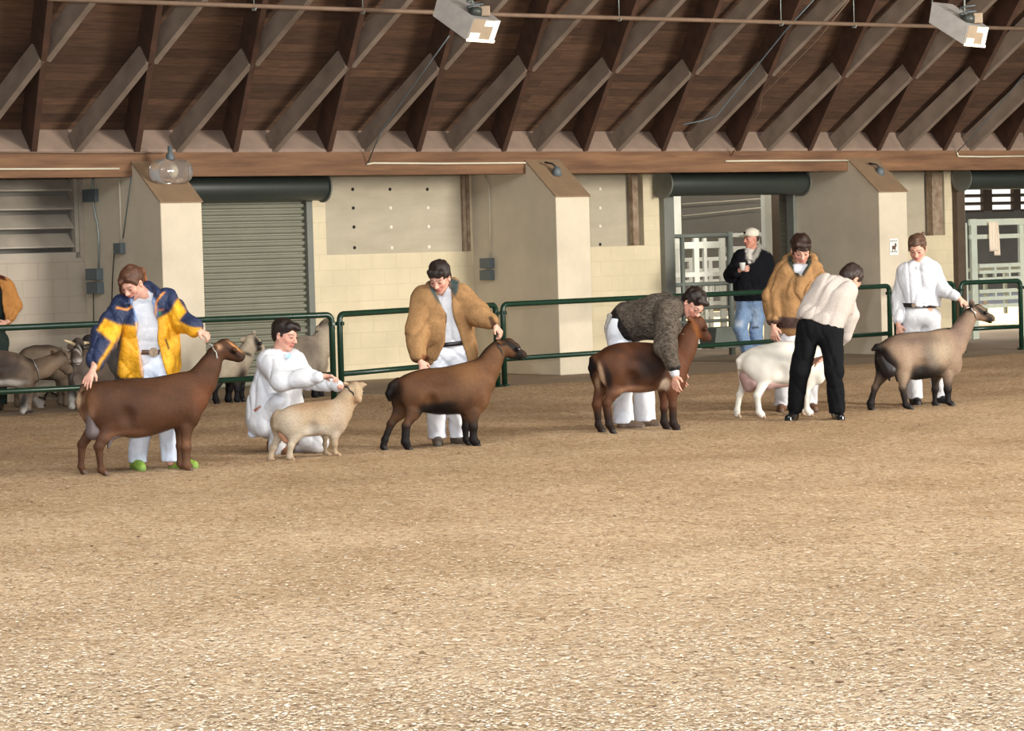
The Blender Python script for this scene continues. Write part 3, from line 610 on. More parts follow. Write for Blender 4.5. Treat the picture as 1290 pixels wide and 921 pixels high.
def towel(x0, x1, zb, yo, name):
    mb = MB(); n_ = 14; pts = []
    for i in range(n_+1):
        for j in range(13):
            x = x0+(x1-x0)*i/n_; z = .03-(zb+.03)*j/12
            y = yo + .012*math.sin(i*1.1+j*.15) - .0015*j
            pts.append((x, y, z))
    k_ = len(pts); mb.v = pts + [(p[0], p[1]+.014, p[2]) for p in pts]
    for i in range(n_):
        for j in range(12):
            a_ = i*13+j; mb.f.append((a_, a_+13, a_+14, a_+1)); mb.f.append((k_+a_, k_+a_+1, k_+a_+14, k_+a_+13))
    for i in range(n_): mb.f.append((i*13, k_+i*13, k_+(i+1)*13, (i+1)*13)); mb.f.append((i*13+12, (i+1)*13+12, k_+(i+1)*13+12, k_+i*13+12))
    for j in range(12): mb.f.append((j, j+1, k_+j+1, k_+j)); e_ = n_*13; mb.f.append((e_+j, k_+e_+j, k_+e_+j+1, e_+j+1))
    mb.build(name, M['towel'], r, smooth=True)
towel(-.11, .06, .43, -.005, 'towel_front'); towel(.02, .13, .50, .02, 'towel_back')
# ================================================================== THE FENCE
def fence_panel(px0, py0, px1, py1, label, left=True, right=True, feet=(True, True)):
    A_, B_ = ground(px0, py0), ground(px1, py1); d = (B_-A_); Ln = d.length; a = math.atan2(d.y, d.x)
    r = empty('fence_panel', Matrix.Translation(A_) @ Matrix.Rotation(a, 4, 'Z'), label, 'fence panel', 'green tube fence panels'); R = .033
    zt, zl = .98, .33; c = .07
    P = []
    if left: P += [(0, 0, .0), (0, 0, zt-c)] + [(c-c*math.cos(t), 0, zt-c+c*math.sin(t)) for t in np.linspace(.3, 1.57, 5)]
    else: P += [(0, 0, zt)]
    if right: P += [(Ln-c+c*math.sin(t), 0, zt-c+c*math.cos(t)) for t in np.linspace(0, 1.27, 5)] + [(Ln, 0, zt-c), (Ln, 0, 0)]
    else: P += [(Ln, 0, zt)]
    MB().tube(P, R, 12).build('frame_tube', M['fence'], r, smooth=True)
    MB().tube([(0, 0, zl), (Ln, 0, zl)], R*.92, 12).build('lower_rail', M['fence'], r, smooth=True)
    for x in ((0,) if left else ()) + ((Ln,) if right else ()):
        sg = 1 if x == 0 else -1
        MB().box(x-.035*0-.02, x+.02, -.05, .05, .86, .9).build('hinge_lug', M['fence'], r, bevel=.004)
        MB().box(x-.038, x+.038, -.05, .05, 0, .03).build('foot_plate', M['fence'], r)
    return r
fence_panel(-420, 559, 421, 510, 'green tube fence panel in front of the left goats', left=False)
fence_panel(431, 509.5, 627, 488.5, 'green tube fence panel behind the boy in the open tan jacket')
fence_panel(636, 487.5, 1122, 450.2, 'long green tube fence panel from the middle post to the poster pillar')
fence_panel(1130, 449.8, 1203, 445, 'short green tube fence panel behind the girl in white')
fence_panel(1212, 444.6, 1287, 440.5, 'short green tube fence panel in front of the right doorway')
fence_panel(1295, 440, 1400, 433, 'green tube fence panel starting at the right edge', right=False)
# ================================================================== FIGURE ENGINE: blended volumes -> one continuous surface
class Vol:
    def __init__(self): self.p = []
    def rc(self, a, b, ra, rb=None, k=.03, col=None, sy=1.0, sub=False):
        self.p.append(('rc', np.array(a, float), np.array(b, float), ra, ra if rb is None else rb, k, col, sy, sub)); return self
    def el(self, c, r, R=None, k=.02, col=None, sub=False):
        self.p.append(('el', np.array(c, float), np.array(r, float), np.eye(3) if R is None else np.array(R, float), None, k, col, 1.0, sub)); return self
    def fn(self, f, lo, hi, k=.005, col=None, sub=True):
        self.p.append(('fn', np.array(lo, float), np.array(hi, float), f, None, k, col, 1.0, sub)); return self
    @staticmethod
    def ev(q, X, Y, Z):
        if q[0] == 'rc':
            _, a, b, ra, rb, k, col, sy, sub = q
            ba = b-a; L2 = max(float(ba.dot(ba)), 1e-9)
            t = np.clip(((X-a[0])*ba[0]+(Y-a[1])*ba[1]+(Z-a[2])*ba[2])/L2, 0, 1)
            dx = X-a[0]-t*ba[0]; dy = (Y-a[1]-t*ba[1])/sy; dz = Z-a[2]-t*ba[2]
            return (np.sqrt(dx*dx+dy*dy+dz*dz) - (ra+(rb-ra)*t))*min(1.0, sy)
        if q[0] == 'el':
            _, c, r, R = q[:4]
            x, y, z = X-c[0], Y-c[1], Z-c[2]
            u = R[0][0]*x+R[1][0]*y+R[2][0]*z; v = R[0][1]*x+R[1][1]*y+R[2][1]*z; w = R[0][2]*x+R[1][2]*y+R[2][2]*z
            k0 = np.sqrt((u/r[0])**2+(v/r[1])**2+(w/r[2])**2); k1 = np.sqrt((u/r[0]**2)**2+(v/r[1]**2)**2+(w/r[2]**2)**2)+1e-9
            return k0*(k0-1)/k1
        return q[3](X, Y, Z)
    def bounds(self, q):
        if q[0] == 'rc':
            r = max(q[3], q[4]); e = np.array([r, r*max(1, q[7]), r]); return np.minimum(q[1], q[2])-e, np.maximum(q[1], q[2])+e
        if q[0] == 'el': r = float(max(q[2])); return q[1]-r, q[1]+r
        return q[1], q[2]
    def mesh(self, vox, noise=None, zmin=None):
        bs = [self.bounds(q) for q in self.p if not q[8]]
        lo = np.min([b[0] for b in bs], 0)-4*vox-.01; hi = np.max([b[1] for b in bs], 0)+4*vox+.01
        if zmin is not None: lo[2] = max(lo[2], zmin-3*vox)
        n = np.ceil((hi-lo)/vox).astype(int)+1
        ax = [(lo[i]+vox*np.arange(n[i])).astype(np.float32) for i in range(3)]
        D = np.full(tuple(n), .2, np.float32)
        for q in self.p:
            b0, b1 = self.bounds(q); m = q[5]+3*vox+(.012 if noise else 0)
            i0 = np.clip(np.floor((b0-m-lo)/vox).astype(int), 0, n); i1 = np.clip(np.ceil((b1+m-lo)/vox).astype(int)+1, 0, n)
            if (i1 <= i0).any(): continue
            sl = tuple(slice(i0[i], i1[i]) for i in range(3))
            X = ax[0][sl[0]][:, None, None]; Y = ax[1][sl[1]][None, :, None]; Z = ax[2][sl[2]][None, None, :]
            d = self.ev(q, X, Y, Z).astype(np.float32); d = np.broadcast_to(d, D[sl].shape); a = D[sl]; k = max(q[5], 1e-4)
            if q[8]:
                d = -d; h = np.maximum(k-np.abs(a-d), 0)/k; D[sl] = np.maximum(a, d)+h*h*k*.25
            else:
                h = np.maximum(k-np.abs(a-d), 0)/k; D[sl] = np.minimum(a, d)-h*h*k*.25
        if noise: D += noise(ax[0][:, None, None], ax[1][None, :, None], ax[2][None, None, :]).astype(np.float32)
        if zmin is not None: D = np.maximum(D, zmin-ax[2][None, None, :])
        # surface nets
        S_ = D < 0; c = np.zeros(tuple(n-1), np.int8)
        for i in (0, 1):
            for j in (0, 1):
                for k in (0, 1): c += S_[i:n[0]-1+i, j:n[1]-1+j, k:n[2]-1+k]
        act = (c > 0) & (c < 8); idx = -np.ones(act.shape, np.int64); ii = np.argwhere(act); idx[act] = np.arange(len(ii))
        acc = np.zeros((len(ii), 3)); cnt = np.zeros(len(ii))
        cor = [(i, j, k) for i in (0, 1) for j in (0, 1) for k in (0, 1)]
        val = {q: D[ii[:, 0]+q[0], ii[:, 1]+q[1], ii[:, 2]+q[2]] for q in cor}
        for q in cor:
            for a in range(3):
                if q[a] == 0:
                    q2 = list(q); q2[a] = 1; q2 = tuple(q2); v0, v1 = val[q], val[q2]; m = (v0 < 0) != (v1 < 0)
                    t = np.where(m, v0/np.where(m, v0-v1, 1), 0); P = np.zeros((len(ii), 3)); P += q; P[:, a] += t
                    acc += P*m[:, None]; cnt += m
        V = lo + (ii + acc/np.maximum(cnt, 1)[:, None])*vox
        F = []
        for a in range(3):
            b, c_ = (a+1) % 3, (a+2) % 3
            s0 = [slice(0, n[i]-1) for i in range(3)]; sA = list(s0); sB = list(s0); sB[a] = slice(1, n[a])
            sA[b] = sB[b] = slice(1, n[b]-1); sA[c_] = sB[c_] = slice(1, n[c_]-1)
            A_ = S_[tuple(sA)]; B_ = S_[tuple(sB)]; e = np.argwhere(A_ != B_)
            if len(e) == 0: continue
            inside = A_[e[:, 0], e[:, 1], e[:, 2]]; e[:, b] += 1; e[:, c_] += 1
            def g(db, dc):
                w = e.copy(); w[:, b] -= db; w[:, c_] -= dc; return idx[w[:, 0], w[:, 1], w[:, 2]]
            Q = np.stack([g(1, 1), g(0, 1), g(0, 0), g(1, 0)], -1); Q[~inside] = Q[~inside][:, ::-1]; F.append(Q)
        F = np.concatenate(F); F = F[(F >= 0).all(1)]
        self.V, self.F = V, F; return V, F
    def colors(self, default, sigma=.010):
        V = self.V; X, Y, Z = V[:, 0], V[:, 1], V[:, 2]; W = np.zeros(len(V))+1e-12; C = np.zeros((len(V), 3))
        for q in self.p:
            if q[8]: continue
            col = np.array(lin(q[6] if q[6] is not None else default)); d = self.ev(q, X, Y, Z); w = np.exp(-np.clip(d, -.2, .5)/sigma); W += w; C += w[:, None]*col
        return C/W[:, None]
def wav(seed, freq, amp, n=7, stretch=(1, 1, 1)):
    r = np.random.RandomState(seed); D_ = r.randn(n, 3)*np.array(stretch); D_ /= np.linalg.norm(D_, axis=1)[:, None]; f = freq*(.6+.9*r.rand(n)); ph = r.rand(n)*6.28
    D_ = D_*np.array(stretch)
    def f_(X, Y, Z):
        s_ = 0
        for i in range(n): s_ = s_ + np.sin((X*D_[i, 0]+Y*D_[i, 1]+Z*D_[i, 2])*f[i]+ph[i]+1.3*np.sin((X*D_[i, 2]-Y*D_[i, 0]+Z*D_[i, 1])*f[i]*.5))
        return s_*amp/math.sqrt(n)
    return f_
def fold(seed, freq, amp, n=6, stretch=(1, 1, .6)):
    base = wav(seed, freq, amp*.6, stretch=stretch); r = np.random.RandomState(seed+99); Q = []
    for i in range(n):
        a = r.rand()*math.pi*2; tilt = (r.rand()-.3)*1.3; d = np.array([math.cos(a)*math.cos(tilt), math.sin(a)*math.cos(tilt), math.sin(tilt)]); e = r.randn(3); e /= np.linalg.norm(e); Q.append((d*freq*(.45+.5*r.rand()), e*freq*.35, r.rand()*6.28, r.rand()*6.28))
    def f_(X, Y, Z):
        s_ = base(X, Y, Z)
        for d, e, p0, p1 in Q:
            lo_ = np.sin(X*e[0]+Y*e[1]+Z*e[2]+p1); u = X*d[0]+Y*d[1]+Z*d[2]+p0+.9*lo_
            s_ = s_ + amp*1.25*(1-np.abs(np.sin(u)))**3*np.clip(.15+lo_, 0, 1) - amp*.12
        return s_
    return f_
def mk(name, V, F, C, mat_, parent):
    me = bpy.data.meshes.new(name)
    me.vertices.add(len(V)); me.vertices.foreach_set('co', V.reshape(-1)); me.loops.add(len(F)*4); me.loops.foreach_set('vertex_index', F.reshape(-1).astype(np.int32))
    me.polygons.add(len(F)); me.polygons.foreach_set('loop_start', np.arange(0, len(F)*4, 4, dtype=np.int32)); me.polygons.foreach_set('loop_total', np.full(len(F), 4, dtype=np.int32))
    me.update(calc_edges=True); me.validate(); me.shade_smooth()
    ca = me.color_attributes.new('Col', 'FLOAT_COLOR', 'POINT'); cc = np.ones((len(V), 4)); cc[:, :3] = C; ca.data.foreach_set('color', cc.reshape(-1))
    me.materials.append(mat_); o = bpy.data.objects.new(name, me); COL.objects.link(o)
    if parent: o.parent = parent
    return o
def vol(name, v, vox, mat_, parent, col=(128, 128, 128), noise=None, zmin=None, paint=None, sigma=.01, label=None):
    V, F = v.mesh(vox, noise, zmin); C = v.colors(col, sigma)
    if paint: C = paint(V, C)
    o = mk(name, V, F, C, mat_, parent)
    if label: o['label'] = label
    return o
def nv(v): v = np.array(v, float); return v/np.linalg.norm(v)
class Frame:
    """a figure's own frame: root on the ground at pixel (ax, ay), turned by heading; P(px, py, w) gives local coordinates of a traced point w metres beyond the centre plane"""
    def __init__(self, ax, ay, heading=0.0, lift=0.012):
        g = ground(ax, ay); self.o = g; self.h = heading; self.mw = Matrix.Translation((g.x, g.y, lift)) @ Matrix.Rotation(heading, 4, 'Z'); self.s = F_PX/g.y*1.0; self.lift = lift
    def P(self, px, py, w=0.0):
        d = ray(px, py); c, s = math.cos(self.h), math.sin(self.h); Y = self.o.y
        for _ in range(8):
            k = Y/d.y; x = d.x*k-self.o.x; a = (x+w*s)/c; Y = self.o.y+a*s+w*c
        k = Y/d.y
        return np.array([a, w, EYE+d.z*k-self.lift])
    def r(self, px): return px/self.s
def soft(V, c, rad, edge, ang=0, nz=None, axes=(0, 2)):
    x = V[:, axes[0]]-c[0]; z = V[:, axes[1]]-c[1]; ca, sa = math.cos(ang), math.sin(ang); u = (x*ca+z*sa)/rad[0]; v = (-x*sa+z*ca)/rad[1]
    d = np.sqrt(u*u+v*v)
    if nz is not None: d = d + nz
    return 1/(1+np.exp((d-1)/edge))
# ================================================================== GOATS
def goat(name_label, ax, ay, head_deg, stations, neck, skull, muzzle, legs, base, paints=(), ears=(), horns=(), udder=None, tail=None, collar=None, group='goats', vox=.011, noise_seed=1, hoofcol=(40, 34, 30), lowleg=None, eye=(10, 14, 24), beard=None, topstripe=None, hidden_eye=False, belly=None):
    fr = Frame(ax, ay, math.radians(head_deg)); root = empty('goat', fr.mw, name_label, 'goat', group); P, R = fr.P, fr.r; v = Vol()
    if tail:
        q = [P(x, y, w) for x, y, w, rr in tail]
        for i in range(len(q)-1): v.rc(q[i], q[i+1], R(tail[i][3]), R(tail[i+1][3]), .015)
    SX, SZ, SH, SW = [], [], [], []
    for px, top, bot, hw in stations:
        a_, b_ = P(px, top, 0), P(px, bot, 0); SX.append(a_[0]); SZ.append((a_[2]+b_[2])/2); SH.append((a_[2]-b_[2])/2); SW.append(hw)
    SX, SZ, SH, SW = map(np.array, (SX, SZ, SH, SW)); xf = np.linspace(SX[0], SX[-1], 60); ker = np.exp(-(np.arange(-6, 7)/3.0)**2); ker /= ker.sum()
    def smo(a): a2 = np.interp(xf, SX, a); p = np.concatenate([2*a2[0]-a2[6:0:-1], a2, 2*a2[-1]-a2[-2:-8:-1]]); return np.convolve(p, ker, 'valid')
    fz, fh, fwd_ = smo(SZ), smo(SH), smo(SW); cr_, cf_ = .10, .10
    def loft(X, Y, Z):
        zc = np.interp(X, xf, fz); t = np.clip((SX[0]+cr_-X)/cr_, 0, .999)+np.clip((X-SX[-1]+cf_)/cf_, 0, .999); sc_ = (1-t**2.4)**.5
        hh = np.interp(X, xf, fh)*(.25+.75*sc_); hw = np.interp(X, xf, fwd_)*(.1+.9*sc_); u = (Z-zc)/hh
        hw = hw*(1-.20*np.clip(u, -1, 1)); q = np.sqrt((Y/hw)**2+u**2); g = np.sqrt((Y/hw**2)**2+(u/hh)**2)+1e-6
        d = (q-1)*q/g; return np.maximum(d, np.maximum(SX[0]-X, X-SX[-1]))
    v.fn(loft, (SX[0]-.0, -max(SW)*1.25, min(SZ-SH)-.02), (SX[-1]+.0, max(SW)*1.25, max(SZ+SH)+.02), k=.03, sub=False)
    # shoulder and haunch masses on both sides
    prev = None
    for px, py, rp in neck:
        p = P(px, py, 0)
        if prev is not None: v.rc(prev[0], p, prev[1], R(rp), .04, sy=.78)
        prev = (p, R(rp))
    sk = P(skull[0], skull[1], skull[3] if len(skull) > 3 else 0); mz = P(muzzle[0], muzzle[1], muzzle[3] if len(muzzle) > 3 else 0)
    rs, rm = R(skull[2]), R(muzzle[2]); v.rc(prev[0], sk, prev[1]*.95, rs*.9, .02, sy=.8)
    f = nv(mz-sk); side = np.array([-f[1], f[0], 0.0]); side = nv(side) if np.linalg.norm(side) > .1 else np.array([1., 0, 0]); upv = np.cross(f, side); upv = upv if upv[2] > 0 else -upv
    v.rc(sk, sk+f*rs*.7, rs*.94, rs*.80, .02, sy=.74); v.rc(sk+f*rs*.5, mz, rs*.66, rm, .018, sy=.78); v.rc(mz, mz+f*rm*.35, rm, rm*.85, .01, sy=.95)
    v.rc(sk+f*rs*.8-upv*rs*.35, mz-upv*rm*.55, rs*.5, rm*.62, .02, sy=.8)        # lower jaw
    v.rc(sk+upv*rs*.75, sk+f*rs*1.0+upv*rs*.62, rs*.30, rs*.22, .03)               # brow ridge
    for sg in (-1, 1):
        v.el(sk+f*rs*.95+upv*rs*.28+side*sg*rs*.80, (rs*.26,)*3, k=.012)                                      # eye bulge
        v.el(mz+f*rm*.95+side*sg*rm*.5+upv*rm*.3, (rm*.22,)*3, k=.006, sub=True, col=None)                   # nostrils
    v.el(mz+f*rm*1.2-upv*rm*.28, (rm*1.2, rm*1.6, rm*.12), k=.004, sub=True)
    for e in ears:
        a = P(*e[0]); b = P(*e[1]); v.rc(a, a*.45+b*.55, R(e[2])*.6, R(e[2]), .010, sy=.5); v.rc(a*.45+b*.55, b, R(e[2]), R(e[3]), .006, sy=.45)
    if beard: v.rc(P(*beard[0]), P(*beard[1]), R(beard[2]), R(beard[3]), .01)
    gs = (stations[3][2]-stations[3][1])/76.0*.92
    for w, pts, kind in legs:
        sg = 1 if w > 0 else -1; c = P(pts[0][0], pts[0][1], 0); hwm = float(np.interp(c[0], xf, fwd_)); c[1] = sg*hwm*.62
        if kind == 'h':
            v.el(c+np.array([R(2), 0, -R(4)]), (R(15*gs), hwm*.50, R(24*gs)), None, .045)
            q_ = P(pts[0][0]+24, stations[3][1]+13, 0); q_[1] = sg*(hwm+.055); v.el(q_, (.085, .062, .05), None, .06, sub=True)
            q_ = P(pts[1][0]+13, pts[1][1]-10, 0); q_[1] = sg*(hwm+.045); v.el(q_, (.05, .06, .08), None, .05, sub=True)
        else: v.el(c+np.array([0, 0, -R(2)]), (R(11*gs), hwm*.46, R(20*gs)), None, .04)
    hoofs = []
    for w, pts, kind in legs:
        w2 = w*.9; L = []
        for i, (px, py, rp) in enumerate(pts):
            ww = w*(.80 if i == 0 else (.90 if i == 1 else 1.0)); p = P(px, py, ww); rr_ = R(rp)
            if i == len(pts)-1: p[2] = .035
            L.append((p, rr_))
        for i in range(len(L)-1):
            v.rc(L[i][0], L[i+1][0], L[i][1], L[i+1][1], .06 if i == 0 else .014, sy=.42 if i == 0 else (.75 if i == 1 else .9))
        for i in range(2, len(L)-1): v.el(L[i][0], (L[i][1]*1.12,)*3, k=.012)
        hoofs.append((L[-1][0], L[-1][1], L[-2][0]))
    nz = wav(noise_seed, 20, .004)
    def paint(V, C):
        n1 = wav(noise_seed+3, 38, .10)(V[:, 0], V[:, 1]*1.5, V[:, 2]); n2 = wav(noise_seed+5, 9, .10)(V[:, 0], V[:, 1], V[:, 2])
        C = C*np.clip(1+.9*n1+1.3*n2, .5, 1.6)[:, None]
        if topstripe is not None:
            # darker line along the spine
            nrm_ = np.abs(V[:, 1]) < 1; w_ = np.exp(-(V[:, 1]/.035)**2)*nrm_
            zt = np.interp(V[:, 0], [P(s_[0], s_[1], 0)[0] for s_ in stations], [P(s_[0], s_[1], 0)[2] for s_ in stations])
            w_ = w_*(1/(1+np.exp(-(V[:, 2]-zt+.03)/.008))); C = C*(1-w_[:, None])+np.array(lin(topstripe))*w_[:, None]
        if belly is not None:
            zb = np.interp(V[:, 0], [P(s_[0], s_[2], 0)[0] for s_ in stations], [P(s_[0], s_[2], 0)[2] for s_ in stations])
            xr = (V[:, 0] > P(stations[belly[1]][0], 0, 0)[0]) & (V[:, 0] < P(stations[belly[2]][0], 0, 0)[0])
            w_ = (1/(1+np.exp((V[:, 2]-zb-belly[3]+.15*n1*.3)/.012)))*xr; w_ = w_*(V[:, 2] > zb-.05); C = C*(1-w_[:, None])+np.array(lin(belly[0]))*w_[:, None]
        for p_ in paints:
            c = P(p_[0], p_[1], p_[8] if len(p_) > 8 else -.08); w_ = soft(V, (c[0], c[2]), (R(p_[2])/math.cos(fr.h), R(p_[3])), (p_[6]*.6 if len(p_) > 6 else .12), math.radians(p_[4]), n1*.8)
            if len(p_) > 7 and p_[7] == 'near': w_ = w_*(V[:, 1] < 0)
            C = C*(1-w_[:, None])+np.array(lin(p_[5]))*w_[:, None]
        if lowleg:
            zz = lowleg[1]; w_ = 1/(1+np.exp((V[:, 2]-zz+.2*n1*.5)/.02)); C = C*(1-w_[:, None])+np.array(lin(lowleg[0]))*w_[:, None]
        return np.clip(C*(.58 if sum(base) < 330 else (.66 if sum(base) < 480 else .95)), 0, 1)
    vol('body', v, vox, M['coat_pale' if sum(base) > 540 else 'coat'], root, base, nz, None, paint, sigma=.012)
    for p, rr_, pf in hoofs:
        h = Vol(); 
        for sg in (-1, 1): h.rc((p[0]+.002, p[1]+sg*.009, .034), (p[0]+.020, p[1]+sg*.011, .012), rr_*.62, rr_*.62, .004)
        vol('hoof', h, .006, M['leather'], root, hoofcol, zmin=.0)
    if not hidden_eye:
        for sg in (-1, 1):
            c = sk+f*rs*.98+upv*rs*.30+side*sg*rs*.82
            e = MB().sphere(tuple(c), rs*.24, 12, 8); e.build('eye', M['eye'], root, smooth=True)
    for hp in horns:
        q = [Vector(P(x, y, w)) for x, y, w, rr in hp]; MB().tube(q, [R(h_[3]) for h_ in hp], 8).build('horn', M['horn'], root, smooth=True)
    if udder:
        u = Vol()
        for a, b, ra, rb, kk in udder['p']: u.rc(P(*a), P(*b), R(ra), R(rb), kk)
        vol('udder', u, .009, M['skin'], root, udder['col'], sigma=.01)
    if collar:
        a, b = P(*collar[0]), P(*collar[1]); c = (a+b)/2; n_ = nv(b-a); L = np.linalg.norm(b-a)/2*1.06; ax2 = np.array([0., 1, 0]) ; n3 = np.cross(n_, ax2)
        pts = [tuple(c+n_*L*math.cos(t)+ax2*L*.86*math.sin(t)+n3*.004*math.sin(7*t)) for t in np.linspace(0, 2*math.pi, 49)[:-1]]
        if collar[2] == 'chain':
            for i in range(0, 48, 1):
                p, q = Vector(pts[i]), Vector(pts[(i+1) % 48])
                mb = MB() if i == 0 else mb; mb.tube([p, p.lerp(q, .3), p.lerp(q, .7), q], [.003, .0075, .0075, .003], 6)
            mb.build('chain_collar', M['chain'], root, smooth=True)
        else: MB().tube(pts, .006, 6, closed=True).build('collar', collar[2], root, smooth=True)
    return fr, root
M['coat_pale'] = attr_mat('pale_goat_coat', .8, 60, .06, .15, (1, 1, 2.2), spec=.1, dist=.003)
M['eye'] = mat('goat_eye', (22, 26, 34), .08, var=.05, spec=.9); M['horn'] = mat('horn', (206, 186, 150), .5, var=.12)
M['chain'] = mat('steel_chain', (190, 190, 186), .3, metal=.8, var=.05); M['strap'] = mat('dark_strap', (38, 34, 32), .7)
# A: the big chestnut doe at the left
goat('large chestnut goat with grey udder, held by the girl in the yellow jacket', 172, 599, 24,
  [(104,487,532,.10),(112,484,540,.125),(125,480,546,.15),(142,479,549,.165),(165,477,552,.185),(190,475.5,549,.185),(212,472,541,.165),(232,467,531,.14),(250,474,516,.09)],
  [(242,496,25),(254,480,18.5),(264,463,14),(271,448,11.5)], (281,440,12.2), (301,448,6.6),
  [(-.11,[(127,508,20),(139,536,11),(124.5,563,5.2),(127,592,4.4),(132,604,5)],'h'), (.11,[(116,506,17),(120,536,10),(103.5,560,5.0),(102,588,4.3),(105,600,5)],'h'),
   (-.09,[(236,515,16),(234,538,8.5),(234,563,5.6),(234.5,586,4.6),(237.5,596,5.2)],'f'), (.09,[(226,515,14),(226,536,8),(227,562,5.2),(227,584,4.4),(230,593,5)],'f')],
  (92, 60, 40), [(112,505,8,14,20,(128,86,58),.6),(104.5,508,2.6,15,-10,(206,172,140),.3),(110,528,4,12,-16,(176,134,106),.5),(160,548,26,7,0,(140,100,78),.3),(268,442,1,1,0,(90,50,30)),(299,437,12,2.0,-38,(196,140,90),.2),(296,445,11,2.2,-38,(40,26,20),.25),(307,449,3.5,4,0,(70,50,42),.3),(277,437,3.6,3.4,0,(206,160,124),.4,'near'),(233,590,14,16,0,(120,86,62),.5),(231,558,6,6,0,(134,92,64),.6),(255,500,14,16,0,(118,70,42),.5)],
  ears=[((274,437,-.055),(269,435,-.085),3.2,1.6),((274,436,.055),(269,433,.085),3.2,1.6)], topstripe=(52,34,26), tail=[(113,487,0,6),(106,487,.0,4),(101,493,.0,2)],
  udder=dict(col=(92,80,78), p=[((117,524,-.05),(117,545,-.05),8,9.5,.02),((124,545,-.06),(140,544,-.06),8,9,.03),((140,546,-.05),(158,546,-.04),8.5,4,.03),((139,552,-.07),(136.5,565,-.08),4.5,1.6,.01),((122,548,.04),(126,553,.03),6,3,.01)]),
  collar=((264,434,0),(273,455,0),'chain'), noise_seed=2, vox=.010, hoofcol=(84,66,56))
# B: the small cream goat
goat('small cream goat with its head down, held by the squatting boy', 385, 581, 22,
  [(346,519,546,.07),(354,517,548,.095),(364,511,550,.11),(380,507,551,.13),(398,505,550,.135),(413,503.5,546,.12),(426,504,541,.10),(437,510,532,.07)],
  [(430,519,14),(436,506,11.5),(440,495,9.5)], (446.5,490,9.6,.02), (450.5,502,5.6,-.05),
  [(-.075,[(364,530,15),(372,549,7.5),(366.5,562,3.8),(364.5,576,3.2),(366.5,583,3.6)],'h'), (.075,[(353,532,12),(352,549,6.5),(344,564,3.6),(340.5,577,3.2),(341,583,3.4)],'h'),
   (-.065,[(425,528,10),(422,546,5.8),(421.5,560,4),(422,570,3.2),(426,577,3.6)],'f'), (.065,[(414,532,8),(409.5,549,5),(409,560,3.6),(410,570,3.1),(413,576,3.4)],'f')],
  (184, 160, 130), [(398,544,34,8,0,(214,202,184),.4),(388,511,40,5,3,(166,134,104),.5),(424,525,9,20,-10,(190,170,146),.4),(448,505,5,6,0,(176,140,104),.4),(362,545,12,30,0,(204,188,166),.5)],
  ears=[((439,484,-.05),(430,482,-.06),3.2,1.4),((450,484.5,.03),(461,484.5,.02),3.2,1.4)], tail=[(350,519,0,4),(347,524,-.01,4.2),(346.5,538,-.02,3),(347,543,-.02,1.6)],
  udder=dict(col=(186,140,112), p=[((357,546,0),(361,553,-.0),7,6,.02)]), collar=((435,487,0),(447,502,0),M['strap']), noise_seed=4, vox=.009, hoofcol=(150,124,100), beard=((449,505,-.04),(448,511,-.04),3,1.5))
# C: brown with black legs
goat('dark brown goat with black belly and legs, before the boy in the open tan jacket', 550, 567.5, 22,
  [(498,478,508,.10),(514,470,514,.135),(530,465,520,.165),(550,463.5,523,.185),(570,460,522,.18),(588,455.5,516,.155),(600,453,510,.125),(612,458,500,.09)],
  [(606,477,20),(614,463,15.5),(622,449,12),(628,440,10.5)], (639,438.5,11.6), (657.5,447.5,6.2),
  [(-.10,[(520,492,18),(521,519,10.5),(511.5,536,5.0),(510.5,557,4.2),(514,568,4.8)],'h'), (.10,[(509,494,16),(505,517,9.5),(492.5,534,5.0),(485,554,4.2),(483,566.5,4.8)],'h'),
   (-.085,[(602,498,14),(596.5,519,8),(596,538,4.9),(596,554,4.2),(600,562,4.8)],'f'), (.085,[(592,498,13),(586.5,519,7.5),(586.5,538,4.8),(587,554,4.1),(589.5,561,4.7)],'f')],
  (112, 76, 48), [(553,518,35,12,0,(22,18,16),.18),(497,490,9,24,0,(28,22,20),.2),(492,492,6,14,0,(20,16,16),.15),(507,512,8,12,30,(58,40,30),.35),(515,505,7,18,0,(108,74,50),.5),(650,438,15,4.2,-38,(24,19,18),.2),(657,450,7,6.5,0,(24,19,18),.25),(646,453,10,2,0,(24,19,18),.3),(586,510,12,12,0,(86,58,40),.5),(636,434,8,1.6,10,(40,28,22),.4,'near'),(588,470,16,14,0,(136,96,62),.6),(540,478,24,10,0,(96,62,40),.6)],
  ears=[((631,432,-.05),(626,429.5,-.075),2.8,1.4),((631,431,.05),(626,428,.075),2.8,1.4)], topstripe=(26,20,18), lowleg=((26,21,20),.235), tail=[(501,481,0,6),(494,486,0,5.5),(490.5,496,0,5),(491,503,0,3)],
  collar=((623,432,0),(632,451,0),M['strap']), noise_seed=6, vox=.010, hoofcol=(24,22,22))
